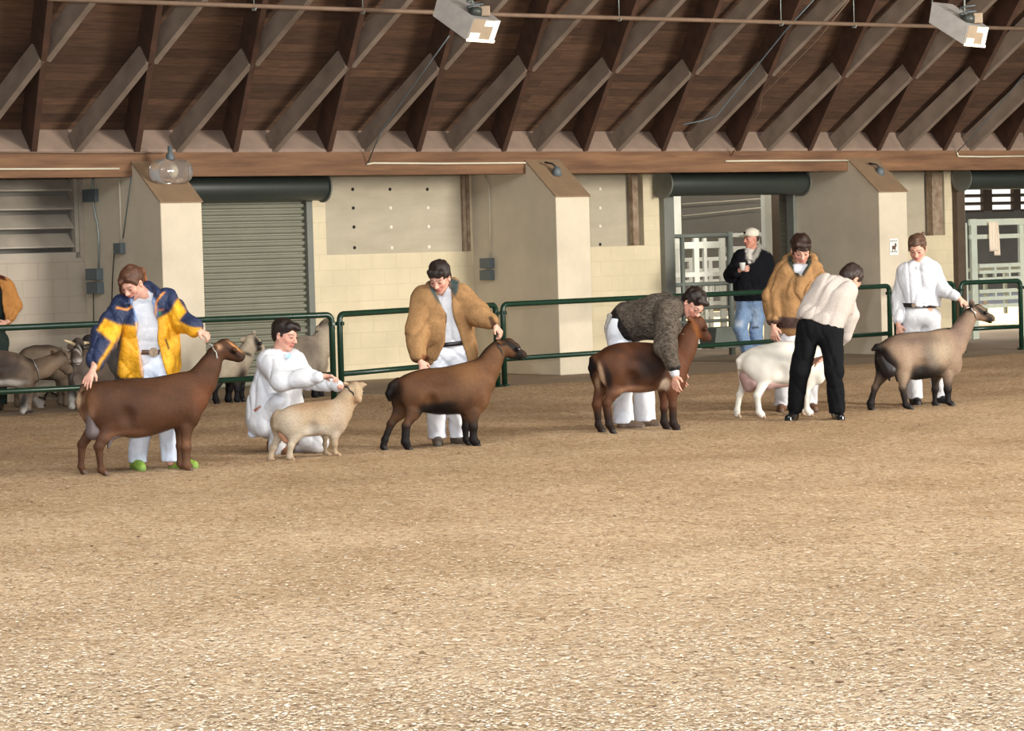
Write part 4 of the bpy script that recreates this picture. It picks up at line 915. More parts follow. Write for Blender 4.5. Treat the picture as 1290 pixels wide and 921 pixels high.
# D: red-brown goat under the bent man
goat('red-brown goat with a dark side patch, under the man in the patterned sweater', 805, 547, 18,
  [(749,449,478,.10),(765,436,488,.14),(780,431.5,493,.165),(800,430.5,496,.185),(820,431,494,.18),(838,433,488,.155),(850,437,481,.12),(861,446,474,.08)],
  [(853,458,18),(860,444,14.5),(866,430,12),(870,419,10.5)], (877,409,10.8,-.02), (891,424,6.2,-.02),
  [(-.10,[(768,463,18),(774,489,10),(764,508,5.0),(767.5,535,4.3),(771.5,547,4.8)],'h'), (.10,[(759,465,16),(757.5,488,9),(752,510,4.9),(753.5,535,4.2),(757.5,545,4.7)],'h'),
   (-.085,[(850,474,13),(846,494,7.5),(847,512,4.8),(848,533,4.2),(852,541.5,4.8)],'f'), (.085,[(840,474,12),(835.5,494,7.2),(836.5,514,4.6),(837,531,4.1),(840.5,539,4.6)],'f')],
  (98, 60, 38), [(816,462,21,18,10,(34,24,22),.5),(830,448,14,10,0,(60,38,30),.8),(746.5,464,5,15,0,(26,20,20),.2),(757,474,2.6,15,12,(206,172,140),.3),(763,474,3.6,15,14,(40,28,24),.3),(836,485,7,8,-35,(226,206,184),.2),(798,492,22,5,0,(176,132,104),.35),(775,440,10,5,0,(70,42,28),.6),(850,470,10,26,-10,(118,68,38),.5),(880,418,3,16,30,(170,104,56),.4,'near'),(890,418,8,12,30,(84,48,30),.4)],
  ears=[((872,402,-.05),(866,401,-.08),2.8,1.4),((872,401,.05),(867,399,.08),2.8,1.4)], lowleg=((44,30,24),.20), tail=[(754,449,0,4.5),(747.5,453,0,4.5),(745.5,464,0,4.4),(747,475,0,3)],
  collar=((858,421,0),(873,430,0),'chain'), noise_seed=8, vox=.010, hoofcol=(30,24,22))
# E: white goat behind the judge
goat('white goat with a large pinkish grey udder, beside the bending person in black trousers', 975, 527.5, 16,
  [(931,449,468,.10),(946,439,478,.14),(962,433.5,484,.17),(982,430,486,.185),(1002,429,484,.18),(1018,430,478,.155),(1028,433,470,.12),(1037,442,464,.08)],
  [(1030,448,16),(1038,434,12),(1046,421,10.5),(1052,411,9.5)], (1058,403,9.6), (1071,410.5,5.6),
  [(-.10,[(954,460,16),(963,480,8),(954,499,4.2),(956,519,3.7),(960,531,4.2)],'h'), (.10,[(944,462,14),(939,480,7),(931.5,497,4.2),(928.5,517,3.7),(929,529.5,4.2)],'h'),
   (-.085,[(1028,466,11),(1020,479,6.5),(1015.5,496,4.3),(1016.5,516,3.6),(1020,527,4.2)],'f'), (.085,[(1018,468,10),(1011,483,6),(1008,500,4.2),(1007.5,515,3.5),(1010,526,4.1)],'f')],
  (216, 211, 200), [(1072,411,5,5,0,(190,180,172),.4)], ears=[((1053,396,-.05),(1045,394,-.08),2.6,1.3),((1053,395,.05),(1046,392,.08),2.6,1.3)],
  tail=[(936,450,0,4),(931,455,0,3.6),(930.5,464,0,2)], udder=dict(col=(158,128,122), p=[((940,474,0),(944,486,-.0),9,8.5,.02),((950,482,-.05),(966,483,-.05),7,8,.03),((966,482,-.05),(992,481,-.03),8,6.5,.03),((960,490,-.07),(960,499,-.08),3.4,1.2,.01)]),
  noise_seed=10, vox=.010, hoofcol=(150,130,110))
# F: grey and black goat at the right
goat('grizzled grey goat with black belly, rump and legs, held by the girl in white', 1150, 517.5, 22,
  [(1106,437,456,.09),(1119,425,466,.13),(1134,419.5,475,.16),(1152,418,479,.18),(1170,416.5,477,.175),(1186,413.5,470,.15),(1197,415,463,.12),(1208,423,452,.08)],
  [(1203,434,16.5),(1210,420,12.5),(1216.5,407,10),(1221,398,9)], (1230.5,392.5,9.4), (1248.5,401.5,5.0),
  [(-.10,[(1130,448,16),(1138,473,9),(1137,489,4.5),(1141,510,3.9),(1146,521,4.4)],'h'), (.10,[(1117,450,14),(1111,471,8.5),(1102,489,4.5),(1097,508,3.9),(1097.5,517.5,4.3)],'h'),
   (-.085,[(1198,455,12),(1194.5,472,7),(1194,491,4.4),(1194.5,506,3.8),(1199,513,4.4)],'f'), (.085,[(1186,458,11),(1178,474,6.2),(1177.5,491,4.2),(1177.5,508,3.7),(1180,516,4.2)],'f')],
  (146, 122, 102), [(1163,472,27,14,0,(22,18,18),.18),(1168,448,9,14,10,(92,84,80),.4),(1180,440,14,16,-20,(176,156,132),.5),(1150,428,28,6,0,(112,94,82),.6),(1137,466,6,22,0,(170,146,124),.4),(1110,452,10,27,10,(26,20,20),.2),(1120,462,8,18,14,(32,26,25),.3),(1240,394,11,3.6,-38,(26,22,22),.2),(1250,402.5,5.5,5.5,0,(24,20,20),.25),(1224,386,5,7,0,(34,28,28),.3),(1208,415,12,14,0,(142,118,104),.5),(1237,402,8,4,0,(138,112,92),.4)],
  ears=[((1225,387,-.04),(1223.5,378,-.07),4.0,2.2),((1235,385,.04),(1244,378.5,.07),3.0,1.2)], lowleg=((28,23,22),.235), topstripe=(34,28,26), tail=[(1111,437,0,5),(1105,437.5,0,4.5),(1099,440.5,0,2.2)],
  udder=dict(col=(28,23,23), p=[((1113,452,-.03),(1121,466,-.06),8,9.5,.02),((1119,470,-.06),(1120.5,479,-.06),3,1.5,.01),((1130,474,-.04),(1130.5,480,-.04),3,1.5,.01)]),
  collar=((1219,386,0),(1228,403,0),M['chain']), noise_seed=12, vox=.010, hoofcol=(22,20,20))
# --- goats behind the fence
bgG = 'goats waiting behind the fence'
goat('grey-brown goat with dark back and white belly behind the fence at the left edge', 14, 523, 30,
  [(-42,447,480,.11),(-28,441,486,.15),(-12,440,488,.17),(4,441,488,.17),(18,444,487,.16),(32,449,486,.14),(42,454,482,.11)],
  [(42,468,14),(54,464,12),(64,458,11)], (74,453,11,.0), (86,466,6.5,.12),
  [(-.10,[(-26,472,15),(-20,492,8),(-26,504,4.4),(-24,518,3.8),(-21,525,4.2)],'h'), (.10,[(-30,470,14),(-32,492,7),(-38,503,4.2),(-36,515,3.6),(-34,521,4)],'h'),
   (-.09,[(30,476,11),(29,494,6.5),(29,506,4.6),(28.5,518,4.0),(30,525,4.4)],'f'), (.09,[(38,476,11),(37,494,5.5),(36,505,4.2),(35.5,514,3.6),(37,520,4)],'f')],
  (128, 110, 94), [(-2,462,24,18,0,(70,60,56),.35),(2,483,22,4.5,0,(214,206,196),.25),(40,452,7,5,-20,(38,32,30),.4),(60,462,14,12,0,(150,126,104),.5),(68,443,8,5,-20,(104,76,52),.4),(29,506,4,12,0,(24,22,24),.3),(29,521,4,6,0,(210,204,196),.4),(36,514,4,9,0,(214,206,196),.4)],
  ears=[((68,447,-.05),(64,441,-.06),3.4,1.6),((74,444,.05),(76,438,.07),3.4,1.8)], group=bgG, noise_seed=21, vox=.013, collar=((38,452,0),(47,480,0),M['chain']), hidden_eye=True)
goat('goat with a dark back stripe, standing just beyond the leftmost goat behind the fence', 52, 513, 25,
  [(20,447,470,.10),(30,439,476,.14),(44,434,479,.16),(60,434,479,.17),(76,438,478,.15),(88,442,474,.12)],
  [(88,456,13),(95,452,11),(102,450,9)], (106,449,9,.1), (114,458,5.5,.25),
  [(-.10,[(30,464,14),(36,484,8),(40,496,4.2),(51,513,3.6),(53,520,4)],'h'), (.10,[(28,464,12),(26,484,7),(22,496,4),(22,508,3.6),(24,514,4)],'h'),
   (-.09,[(84,464,11),(82,484,6),(83,496,4.2),(83,508,3.6),(85,515,4)],'f'), (.09,[(78,464,10),(76,484,6),(76,494,4),(76,506,3.6),(78,511,4)],'f')],
  (132, 114, 96), [(46,508,10,14,40,(208,200,190),.3),(55,436,30,4,-4,(88,74,64),.5)], topstripe=(36,30,28), group=bgG, noise_seed=23, vox=.013, hidden_eye=True, ears=[((101,443,-.05),(96,440,-.06),3,1.5)])
goat('horned goat behind the fence with a black and white striped face, looking at the camera', 103, 516, 60,
  [(92,452,486,.12),(100,449,490,.15),(110,447,491,.16),(120,447,490,.16),(130,450,486,.13)],
  [(100,464,13),(99,452,11),(98,443,10)], (98,436,9.5,-.42), (97.5,453,6.2,-.58),
  [(-.02,[(94,478,11),(91,494,6.5),(91,503,4.6),(90.5,512,4),(91.5,518,4.4)],'f'), (-.22,[(98,480,10),(99,494,5.5),(101,503,4.4),(103,513,3.8),(105,519,4.2)],'f'),
   (.12,[(122,476,12),(122,492,7),(120,500,4.2),(121,508,3.6),(123,512,4)],'h'), (-.10,[(128,476,12),(130,492,7),(128,502,4.2),(129,510,3.6),(131,514,4)],'h')],
  (116, 102, 92), [(98,442,5.5,12,0,(30,26,26),.25,'b',-.46),(99.5,443,1.3,7,0,(222,216,206),.3,'b',-.5),(94,443,1.2,6,0,(214,206,196),.3,'b',-.5),(97.5,456,5,4,0,(214,206,198),.4,'b',-.58),(90.5,498,3.5,14,0,(26,24,26),.3,'b',-.02),(91,515,4,4,0,(214,206,196),.3,'b',-.02),(102,510,4,12,-20,(216,210,200),.3,'b',-.2),(96,474,7,7,0,(96,86,80),.5,'b',-.1)],
  ears=[((104,438,-.30),(111,437,-.20),3.2,1.5),((91,437,-.5),(84,436,-.55),3.0,1.4)], horns=[[(93,434,-.46,2.6),(87,431,-.48,2.0),(81,428.5,-.5,.7)],[(102,433,-.38,2.6),(108,432,-.34,2.0),(114,432,-.30,.8)]],
  group=bgG, noise_seed=25, vox=.011)
goat('dark grey goat behind the fence, its back showing beside the girl in the yellow jacket', 128, 505, 15,
  [(98,430,464,.11),(108,422,470,.15),(122,420,474,.17),(138,421,476,.17),(150,425,474,.14)],
  [(150,446,14),(158,438,11),(163,430,10)], (166,428,10), (180,440,6),
  [(-.10,[(110,460,13),(112,478,7),(107,490,4.2),(108,500,3.8),(110,508,4.2)],'h'), (.10,[(104,460,13),(104,478,7),(100,489,4),(100,498,3.6),(102,504,4)],'h'),
   (-.09,[(148,462,11),(147,480,6),(147,492,4.2),(147,502,3.8),(149,507,4)],'f'), (.09,[(142,462,11),(140,480,6),(140,491,4),(140,500,3.6),(142,503,4)],'f')],
  (72, 68, 66), [(142,470,14,14,0,(98,90,84),.4)], group=bgG, noise_seed=27, vox=.014, hidden_eye=True)
goat('cream goat with black legs and dark face stripe, behind the fence near the chestnut goat', 292, 510, 35,
  [(256,454,474,.10),(270,446,477,.14),(280,445,479,.16),(292,446,479,.16),(302,448,477,.13)],
  [(302,460,13),(308,450,11),(312,441,10)], (316,430,9.6), (327,438,5.6),
  [(-.10,[(272,464,13),(274,480,7),(270,490,4.2),(271,502,3.8),(273,510,4.2)],'h'), (.10,[(287,466,10),(288,480,5.2),(288.5,490,4.2),(287.5,502,3.8),(289,508.5,4.2)],'h'),
   (-.09,[(301,466,11),(299.5,480,5.6),(299.5,491,4.2),(298.5,503,3.8),(300,509,4.2)],'f'), (.09,[(306,466,10),(305.5,480,5.4),(305,489,4),(304.5,499,3.6),(306,504.5,4)],'f')],
  (176, 162, 142), [(326,432,4,9,25,(34,30,30),.3),(329,440,3,3,0,(30,26,26),.3),(312,446,5,2,-20,(60,50,44),.4),(302,472,5,10,-10,(60,46,40),.5),(316,420,9,2.2,0,(90,70,54),.4)],
  ears=[((309,426,-.05),(303,428,-.08),3.6,1.6),((318,422,.05),(321,417,.06),2.6,1.4)], lowleg=((24,22,24),.28), group=bgG, noise_seed=29, vox=.012)
goat('grey-tan goat behind the fence with its head held up, beside the double fence post', 392, 504, 30,
  [(358,432,462,.11),(374,425,468,.15),(386,423,470,.17),(398,423,470,.16),(408,426,464,.13)],
  [(404,440,15),(407,426,12),(409,416,10)], (411,410.5,8.6,.0), (418,414,5.4,.20),
  [(-.10,[(378,458,13),(380,476,7),(376,488,4.2),(377,497,3.8),(379,504,4.2)],'h'), (.10,[(372,458,12),(371,476,7),(368,487,4),(368,496,3.6),(370,501,4)],'h'),
   (-.09,[(398,458,11),(396,476,5.8),(396.5,487,4.4),(396.5,497,3.8),(398,503,4.2)],'f'), (.09,[(404,458,11),(403,476,5.8),(403,486,4.2),(403,495,3.6),(405,499,4)],'f')],
  (164, 150, 132), [(411,407,8,3.5,20,(84,70,58),.35),(388,440,10,14,-30,(128,116,104),.5),(410,436,6,24,-5,(196,180,156),.4)], lowleg=((26,24,26),.26), ears=[((404,412,-.04),(399,415,-.06),2.8,1.4)],
  group=bgG, noise_seed=31, vox=.013, hidden_eye=True, collar=((402,421,0),(414,424,0),M['horn']))
# ================================================================== PEOPLE
def ortho(f, u):
    f = nv(f); u = np.array(u, float); u = nv(u-f*u.dot(f)); s_ = np.cross(f, u); return s_, f, u     # side (person's right), forward, up
class Head:
    def __init__(self, c, f, u, s=1.0):
        self.c = np.array(c, float); self.S, self.F, self.U = ortho(f, u); self.s = s; self.R = np.stack([self.S, self.F, self.U], 1)
    def p(self, x, y, z): return self.c + self.s*(self.S*x+self.F*y+self.U*z)
    def e(self, *r): return tuple(self.s*q for q in r)
SKIN = (204, 154, 134); LIP = (168, 96, 88)
def head_prims(v, H, neck, skin=SKIN, male=True, nr=.052):
    e, p, R = H.e, H.p, H.R; s = H.s
    v.el(p(0, -.018, .035), e(.075, .092, .082), R, .02, skin); v.el(p(0, .022, -.020), e(.060, .066, .082), R, .03, skin)
    v.rc(p(0, .030, -.060), p(0, .058, -.094), .042*s, .020*s, .03, skin)
    for sg in (-1, 1):
        v.rc(p(sg*.046, .0, -.040), p(sg*.018, .052, -.090), .020*s, .016*s, .02, skin)      # jaw line
        v.el(p(sg*.038, .058, -.022), e(.020, .018, .020), R, .02, skin)                      # cheek
        v.el(p(sg*.077, -.008, -.008), e(.009, .018, .031), R, .008, skin)                    # ear
        v.el(p(sg*.080, -.002, -.006), e(.006, .009, .016), R, .003, skin, sub=True)
        v.el(p(sg*.031, .090, .006), e(.017, .012, .010), R, .010, skin, sub=True)            # eye socket
        v.el(p(sg*.030, .074, .004), e(.015, .013, .011), R, .005, skin)                      # lid
        v.rc(p(sg*.014, .083, .024), p(sg*.046, .070, .024), .0085*s, .006*s, .012, skin)     # brow
    v.rc(p(0, .084, .012), p(0, .106, -.026), .0085*s, .0125*s, .010, skin)
    for sg in (-1, 1): v.el(p(sg*.012, .095, -.030), e(.009, .010, .008), R, .006, skin)
    v.el(p(0, .083, -.052), e(.024, .012, .0065), R, .006, LIP); v.el(p(0, .082, -.063), e(.020, .012, .0065), R, .006, LIP)
    v.el(p(0, .098, -.0575), e(.024, .010, .002), R, .002, LIP, sub=True)
    v.rc(p(0, -.022, -.045), neck, nr*s, nr*1.12, .03, skin)
def head_paint(H, brow=(60, 40, 28), blush=(196, 112, 96)):
    def f(V, C):
        for sg in (-1, 1):
            for (x, y, z, r_, col, e_) in ((.031, .080, .002, (.014, .006), (78, 52, 42), .3), (.031, .078, .027, (.019, .0048), brow, .3), (.042, .06, -.03, (.02, .016), blush, .6)):
                c = H.p(sg*x, y, z); d = (V-c)/H.s; u = d.dot(H.S)/r_[0]; w = d.dot(H.U)/r_[1]; q = np.sqrt(u*u+w*w); near = np.abs(d.dot(H.F)) < .05
                a = (1/(1+np.exp((q-1)/e_)))*near*(.55 if e_ > .5 else .9); C = C*(1-a[:, None])+np.array(lin(col))*a[:, None]
        return C
    return f
def hand(v, W, d, n, sgn, curl=.45, s=1.0, skin=SKIN, spread=.10, point=False):
    """palm, four unequal bent fingers and a thumb from the side of the palm; n is the way the fingers curl"""
    W = np.array(W, float); d = nv(d); n = np.array(n, float); n = nv(n-d*n.dot(d)); t = np.cross(d, n)*sgn
    K = [W + s*(d*(.088-.004*abs(i-1)) + t*((1.5-i)*.0205)) for i in range(4)]
    v.rc(W-d*.02*s, W+d*.012*s, .026*s, .022*s, .02, skin, sy=1.0)
    for k_ in K: v.rc(W+d*.012*s+(k_-W)*.12, k_, .0165*s, .0125*s, .012, skin)
    L = [.066, .074, .069, .054]
    for i in range(4):
        a = 0; p = K[i]; dd = d; cu = 0; q = curl[i] if isinstance(curl, (list, tuple)) else curl
        for j, fr_ in enumerate((.45, .31, .24)):
            cu += q*(.7, 1.0, .8)[j]; dd = d*math.cos(cu)+n*math.sin(cu)+t*(1.5-i)*spread*math.cos(cu); dd = nv(dd); p2 = p+dd*L[i]*fr_*s
            v.rc(p, p2, (.0098-.0008*j)*s, (.0092-.0009*j)*s, .004, skin); p = p2
    b = W + s*(d*.022+t*.022); m = b + s*.036*nv(d*.65+t*.75+n*.35); e_ = m + s*.030*nv(d*.95+t*.2+n*.55); v.rc(b, m, .0145*s, .0115*s, .012, skin); v.rc(m, e_, .0108*s, .0085*s, .004, skin)
def lerp(a, b, t): return np.array(a)*(1-t)+np.array(b)*t
def torso(v, J, g=0.0, col=None, k=.05, lo=0.0, fat=1.0):
    sl, sr, hl, hr, nk = J['sl'], J['sr'], J['hl'], J['hr'], J['nk']; cs, ch = (sl+sr)/2, (hl+hr)/2
    for s_, h_ in ((sl, hl), (sr, hr)):
        si = lerp(s_, cs, .30); ri = lerp(lerp(s_, h_, .38), lerp(cs, ch, .38), .34); wi = lerp(lerp(s_, h_, .72), lerp(cs, ch, .72), .34); hi = lerp(h_, ch, .10)
        v.rc(si, ri, (.070*fat+g), (.090*fat+g), k, col); v.rc(ri, wi, (.090*fat+g), (.088*fat+g), k, col); v.rc(wi, hi, (.088*fat+g), (.092*fat+g), k, col)
        v.rc(lerp(nk, s_, .10), lerp(nk, s_, .75), .045+g, .052+g, k, col)
    v.rc(lerp(cs, ch, .2), lerp(cs, ch, .9), .098*fat+g, .100*fat+g, k, col)
def arm(v, a, b, c, r0, r1, r2, col=None, k=.03):
    v.rc(a, b, r0, r1, k, col); v.rc(b, c, r1, r2, k, col)
def chainpaint(rules):
    """rules: list of (fn(V)->bool/weight array, colour)"""
    def f(V, C):
        for fn_, col in rules:
            w = np.clip(fn_(V), 0, 1)[:, None]; C = C*(1-w)+np.array(lin(col))*w
        return C
    return f
def polyd(poly, X, Z):
    """signed distance to a polygon in the x-z plane"""
    P_ = np.array(poly); d = None; s_ = None; n_ = len(P_)
    X, Z = np.broadcast_arrays(X, Z); d = np.full(X.shape, 1e9); ins = np.zeros(X.shape, bool)
    for i in range(n_):
        a, b = P_[i], P_[(i+1) % n_]; e = b-a; wx, wz = X-a[0], Z-a[1]; t = np.clip((wx*e[0]+wz*e[1])/e.dot(e), 0, 1); d = np.minimum(d, (wx-t*e[0])**2+(wz-t*e[1])**2)
        c = ((a[1] > Z) != (b[1] > Z)); 
        with np.errstate(divide='ignore', invalid='ignore'): xi = a[0]+(Z-a[1])/(b[1]-a[1] if b[1] != a[1] else 1e-9)*(b[0]-a[0])
        ins ^= (c & (X < xi))
    d = np.sqrt(d); return np.where(ins, -d, d)
def inpoly(fr, pts, soft_=.004, w=-.12):
    """weight for vertices inside a traced outline (front or side view)"""
    Q = [(fr.P(x, y, w)[0], fr.P(x, y, w)[2]) for x, y in pts]
    return lambda V: 1/(1+np.exp(polyd(Q, V[:, 0], V[:, 2])/soft_))
def cutter(fr, pts, y0, y1, w=-.12):
    Q = [(fr.P(x, y, w)[0], fr.P(x, y, w)[2]) for x, y in pts]; A_ = np.array(Q)
    f = lambda X, Y, Z: np.maximum(polyd(Q, X, Z), np.maximum(y0-Y, Y-y1))
    return f, (A_[:, 0].min(), y0, A_[:, 1].min()), (A_[:, 0].max(), y1, A_[:, 1].max())
def shoes(fr, root, spec, mat_, col, s=1.0, name='shoe'):
    """spec: list of (heel point, toe point) in local metres on the ground"""
    for a, b in spec:
        a, b = np.array(a, float), np.array(b, float); v = Vol(); up_ = np.array([0, 0, 1.]); d = nv(b-a); lat = np.cross(d, up_)
        v.rc(a+up_*.045, b+up_*.032, .042*s, .036*s, .02, col); v.rc(a+up_*.05, a+up_*.085, .043*s, .044*s, .02, col); v.rc(lerp(a, b, .45)+up_*.055, lerp(a, b, .8)+up_*.035, .040*s, .040*s, .02, col)
        v.rc(a-d*.004+up_*.008, b+d*.002+up_*.008, .040*s, .038*s, .006, tuple(int(c*.55) for c in col))
        vol(name, v, .006, mat_, root, col, None, zmin=.001)
def hair_cap(v, H, col, front=.075, top=.0, back=-.02, vol_=1.0, low=-.045):
    e, p, R = H.e, H.p, H.R
    v.el(p(0, -.026, .045+top), e(.084*vol_, .100*vol_, .086*vol_), R, .02, col); v.el(p(0, -.055, .0), e(.074, .066, .075), R, .03, col)
    # carve the face away
    v.el(p(0, .098, -.048), e(.070, .072, .112), R, .012, col, sub=True)
class Person:
    def __init__(self, label, ax, ay, group=None, lift=.012):
        self.fr = Frame(ax, ay, 0.0, lift); self.root = empty('person', self.fr.mw, label, 'person', group); self.P = self.fr.P; self.J = {}
    def joints(self, **k):
        for n_, q in k.items(): self.J[n_] = self.P(*q)
        return self.J
    def body(self, H, hands, skin=SKIN, brow=(60, 40, 28), extra=None, male=True):
        v = Vol(); J = self.J; torso(v, J, -.012, skin); head_prims(v, H, J['nk'], skin, male)
        for a, b, c in (('sl', 'el', 'wl'), ('sr', 'er', 'wr')): arm(v, J[a], J[b], J[c], .045, .038, .027, skin)
        for a, b, c in (('hl', 'kl', 'al'), ('hr', 'kr', 'ar')): arm(v, J[a], J[b], J[c], .075, .05, .038, skin)
        for h in hands: hand(v, *h)
        if extra: extra(v)
        vol('body', v, .0065, M['skin'], self.root, skin, None, None, head_paint(H, brow), sigma=.006)
        for sg in (-1, 1): MB().sphere(tuple(H.p(sg*.030, .0795, .0035)), .0085*H.s, 10, 6).build('eye', M['eye'], self.root, smooth=True)
    def trousers(self, mat_, col, rh=.100, rk=.070, ra=.062, waist=None, seed=1, vox=.010, paint=None, amp=.004, hem=None, name='trousers'):
        v = Vol(); J = self.J; v.rc(J['hl'], J['hr'], rh, rh, .04, col)
        if waist is not None: v.rc(lerp(J['hl'], J['hr'], .3), waist + (J['hl']-J['hr'])*.2, rh*.98, rh*.90, .05, col); v.rc(lerp(J['hl'], J['hr'], .7), waist - (J['hl']-J['hr'])*.2, rh*.98, rh*.90, .05, col)
        for a, b, c in (('hl', 'kl', 'al'), ('hr', 'kr', 'ar')): arm(v, J[a], J[b], J[c], rh*.96, rk, ra, col, .025)
        w1, w2 = fold(seed, 26, amp*2.4, stretch=(1, 1, .6)), wav(seed+50, 60, amp*.4); return vol(name, v, vox, mat_, self.root, col, lambda X, Y, Z: w1(X, Y, Z)+w2(X, Y, Z), hem, paint)
    def belt(self, px, py, rx, ry, mat_, w=0.0, tilt=0.0, buckle=None, hgt=.018):
        c = self.P(px, py, w); mb = MB(); n_ = 40
        for k_ in range(n_):
            t = 2*math.pi*k_/n_; x, y = rx*math.cos(t), ry*math.sin(t)
            for dr, dz in ((0, -hgt), (.006, -hgt), (.006, hgt), (0, hgt)):
                mb.v.append((c[0]+x*(1+dr/rx), c[1]+y*(1+dr/ry), c[2]+dz+tilt*x))
        for k_ in range(n_):
            a, b = k_*4, ((k_+1) % n_)*4
            for j in range(4): mb.f.append((a+j, b+j, b+(j+1) % 4, a+(j+1) % 4))
        o = mb.build('belt', mat_, self.root, smooth=True)
        if buckle:
            bx = buckle[0]; yy = -ry*math.sqrt(max(0, 1-(bx/rx)**2)); MB().lathe([(.005, -.004), (buckle[1], -.004), (buckle[1]*.9, .004), (.006, .006)], (c[0]+bx, c[1]+yy-.010, c[2]+tilt*bx), 16, 1).build('buckle', M['buckle'], o, smooth=False)
M['buckle'] = mat('belt_buckle', (128, 110, 92), .35, metal=.7, var=.3, scale=60)
M['beltblack'] = mat('belt_leather', (26, 24, 26), .4); M['beltbrown'] = mat('belt_brown', (84, 66, 52), .5)
WHITE = (196, 198, 204); 
# ------------------------------------------------------------- girl in the yellow and navy jacket
p = Person('girl in an open yellow and navy jacket and green shoes, holding the chestnut goat', 196, 594); P = p.P; fr = p.fr
J = p.joints(sl=(152,391,0), sr=(212,380,0), nk=(180,371,.0), hl=(179,461,.0), hr=(205,460,.0), el=(131,427,-.22), wl=(119,459,-.46), er=(228,407,-.10), wr=(247,414.5,-.20), kl=(177,526,-.03), al=(174.5,579,0), kr=(211,526,-.03), ar=(215,581,.0))
H = Head(P(165.5,357,-.06), (-.33, -.72, -.60), (-.10, -.25, 1), 1.03)
p.body(H, [(P(117,466,-.50), (-.35, -.35, -.75), (.1, .5, -.8), 1, .25, 1.0), (P(249,416,-.21), (.85, -.1, -.45), (.1, .3, -.9), -1, [.9, 1.0, 1.0, 1.0], .95)], brow=(86, 54, 38), male=False)
waist = P(191, 440, .0)
p.trousers(M['cloth'], (214, 222, 236), .098, .074, .068, waist, 3, hem=.062)
shoes(fr, p.root, [((P(171, 590, .03)[0], .03, 0), (P(181, 590, 0)[0], -.13, 0)), ((P(218, 590, .0)[0], .04, 0), (P(245, 590, .0)[0], -.04, 0))], M['leather'], (134, 166, 62))
v = Vol(); torso(v, J, -.004, WHITE, fat=1.0); v.rc(J['nk'], lerp(J['nk'], H.c, .30), .056, .050, .02, (214, 218, 224)); v.rc(lerp(J['sl'], J['sr'], .3)*.3+waist*.7, lerp(J['sl'], J['sr'], .7)*.3+waist*.7, .1, .1, .05)
vol('shirt', v, .009, M['cloth'], p.root, WHITE, fold(8, 38, 0.0059))
p.belt(191, 443, .135, .112, M['beltbrown'], buckle=(.03, .036), tilt=-.02)
v = Vol(); NAVY = (38, 48, 76); YEL = (222, 160, 36); torso(v, J, .030, NAVY, fat=1.05)
v.rc(P(169,418,0), P(166.5,470,0), .108, .112, .05); v.rc(P(205,410,0), P(210,470,0), .105, .105, .05); v.rc(P(188,440,.02), P(188,470,.02), .12, .12, .05)
v.rc(J['sl'], J['el'], .092, .094, .03); v.rc(J['el'], P(121,457,-.42), .094, .066, .03); v.rc(J['sr'], P(229,404,-.1), .086, .080, .03); v.rc(P(229,405,-.1), P(245,413,-.19), .080, .058, .03)
v.rc(P(151,381,-.06), P(160,382,-.13), .030, .020, .02); v.rc(P(186,361,.03), P(201,371,-.08), .032, .024, .02); v.rc(P(160,376,.06), P(186,362,.06), .035, .035, .03)
f_, lo_, hi_ = cutter(fr, [(183,356),(167,372),(165,381),(171,406),(179,473),(179,500),(214,500),(212,469),(204,443),(197,400),(192,380),(194,368),(190,358)], -1.0, -.015); v.fn(f_, lo_, hi_, .012)
R_ = lambda pts, s_=.004: inpoly(fr, pts, s_)
pz = P(0, 476, 0)[2]
vol('jacket', v, .008, M['nylon'], p.root, NAVY, fold(11, 30, 0.0150, stretch=(1, 1, .8)), P(190, 475.5, 0)[2], chainpaint([
 (R_([(156,409),(173,411),(182,490),(146,490),(148,455),(152,428)]), YEL), (R_([(196,403),(214,393),(219,398),(238,430),(240,490),(205,490)]), YEL),
 (R_([(133,401),(158,411),(148,431),(126,415)]), YEL), (R_([(150,424),(146,436),(137,452),(131,466),(127,466),(140,440),(146,428)]), YEL),
 (R_([(223,377),(236,394),(229,404),(244,411),(256,413),(252,432),(214,430),(214,394)]), YEL), (R_([(236,391),(262,409),(250,411.5),(238,409),(227,404)]), NAVY),
 (R_([(164,377),(170,378),(180,402),(172,407)]), (128, 152, 190)), (R_([(188,368),(197,380),(198,400),(190,384)]), (128, 152, 190)),
 (R_([(147,386),(160,389),(165,385),(166,387.5),(160,391.5),(146,388.5)], .002), (214, 138, 60)), (R_([(207,368),(198,381),(196.5,400),(194.5,400),(195.5,380),(204.5,368)], .002), (214, 138, 60)),
 (R_([(171,406),(173.5,406),(181,474),(178,474)], .002), (226, 170, 130)), (R_([(199,390),(206,389),(206,391),(199,392)], .002), (150, 80, 50)), (R_([(200,393),(203,392),(203,397),(200,397)], .002), (40, 100, 60)),
 (R_([(208,427),(210,427),(214,440),(212,440)], .002), (30, 26, 24))]), sigma=.006)
v = Vol(); HC = (78, 48, 32); hair_cap(v, H, HC); v.rc(H.p(.055, .045, .06), H.p(.078, .05, -.06), .020, .012, .02); v.rc(H.p(.078, .05, -.04), H.p(.080, .05, -.125), .014, .006, .02); v.rc(H.p(.03, .085, .075), H.p(.062, .075, .0), .016, .009, .02); v.rc(H.p(-.03, .06, .085), H.p(-.07, .03, .02), .018, .010, .02)
v.rc(H.p(0, -.05, .10), P(180,342,.02), .03, .024, .02); v.rc(P(180,342,.03), P(183,352,.06), .026, .016, .02, (150, 92, 52))
vol('hair', v, .006, M['hair'], p.root, HC, wav(14, 90, .003, stretch=(1, 1, .4)))
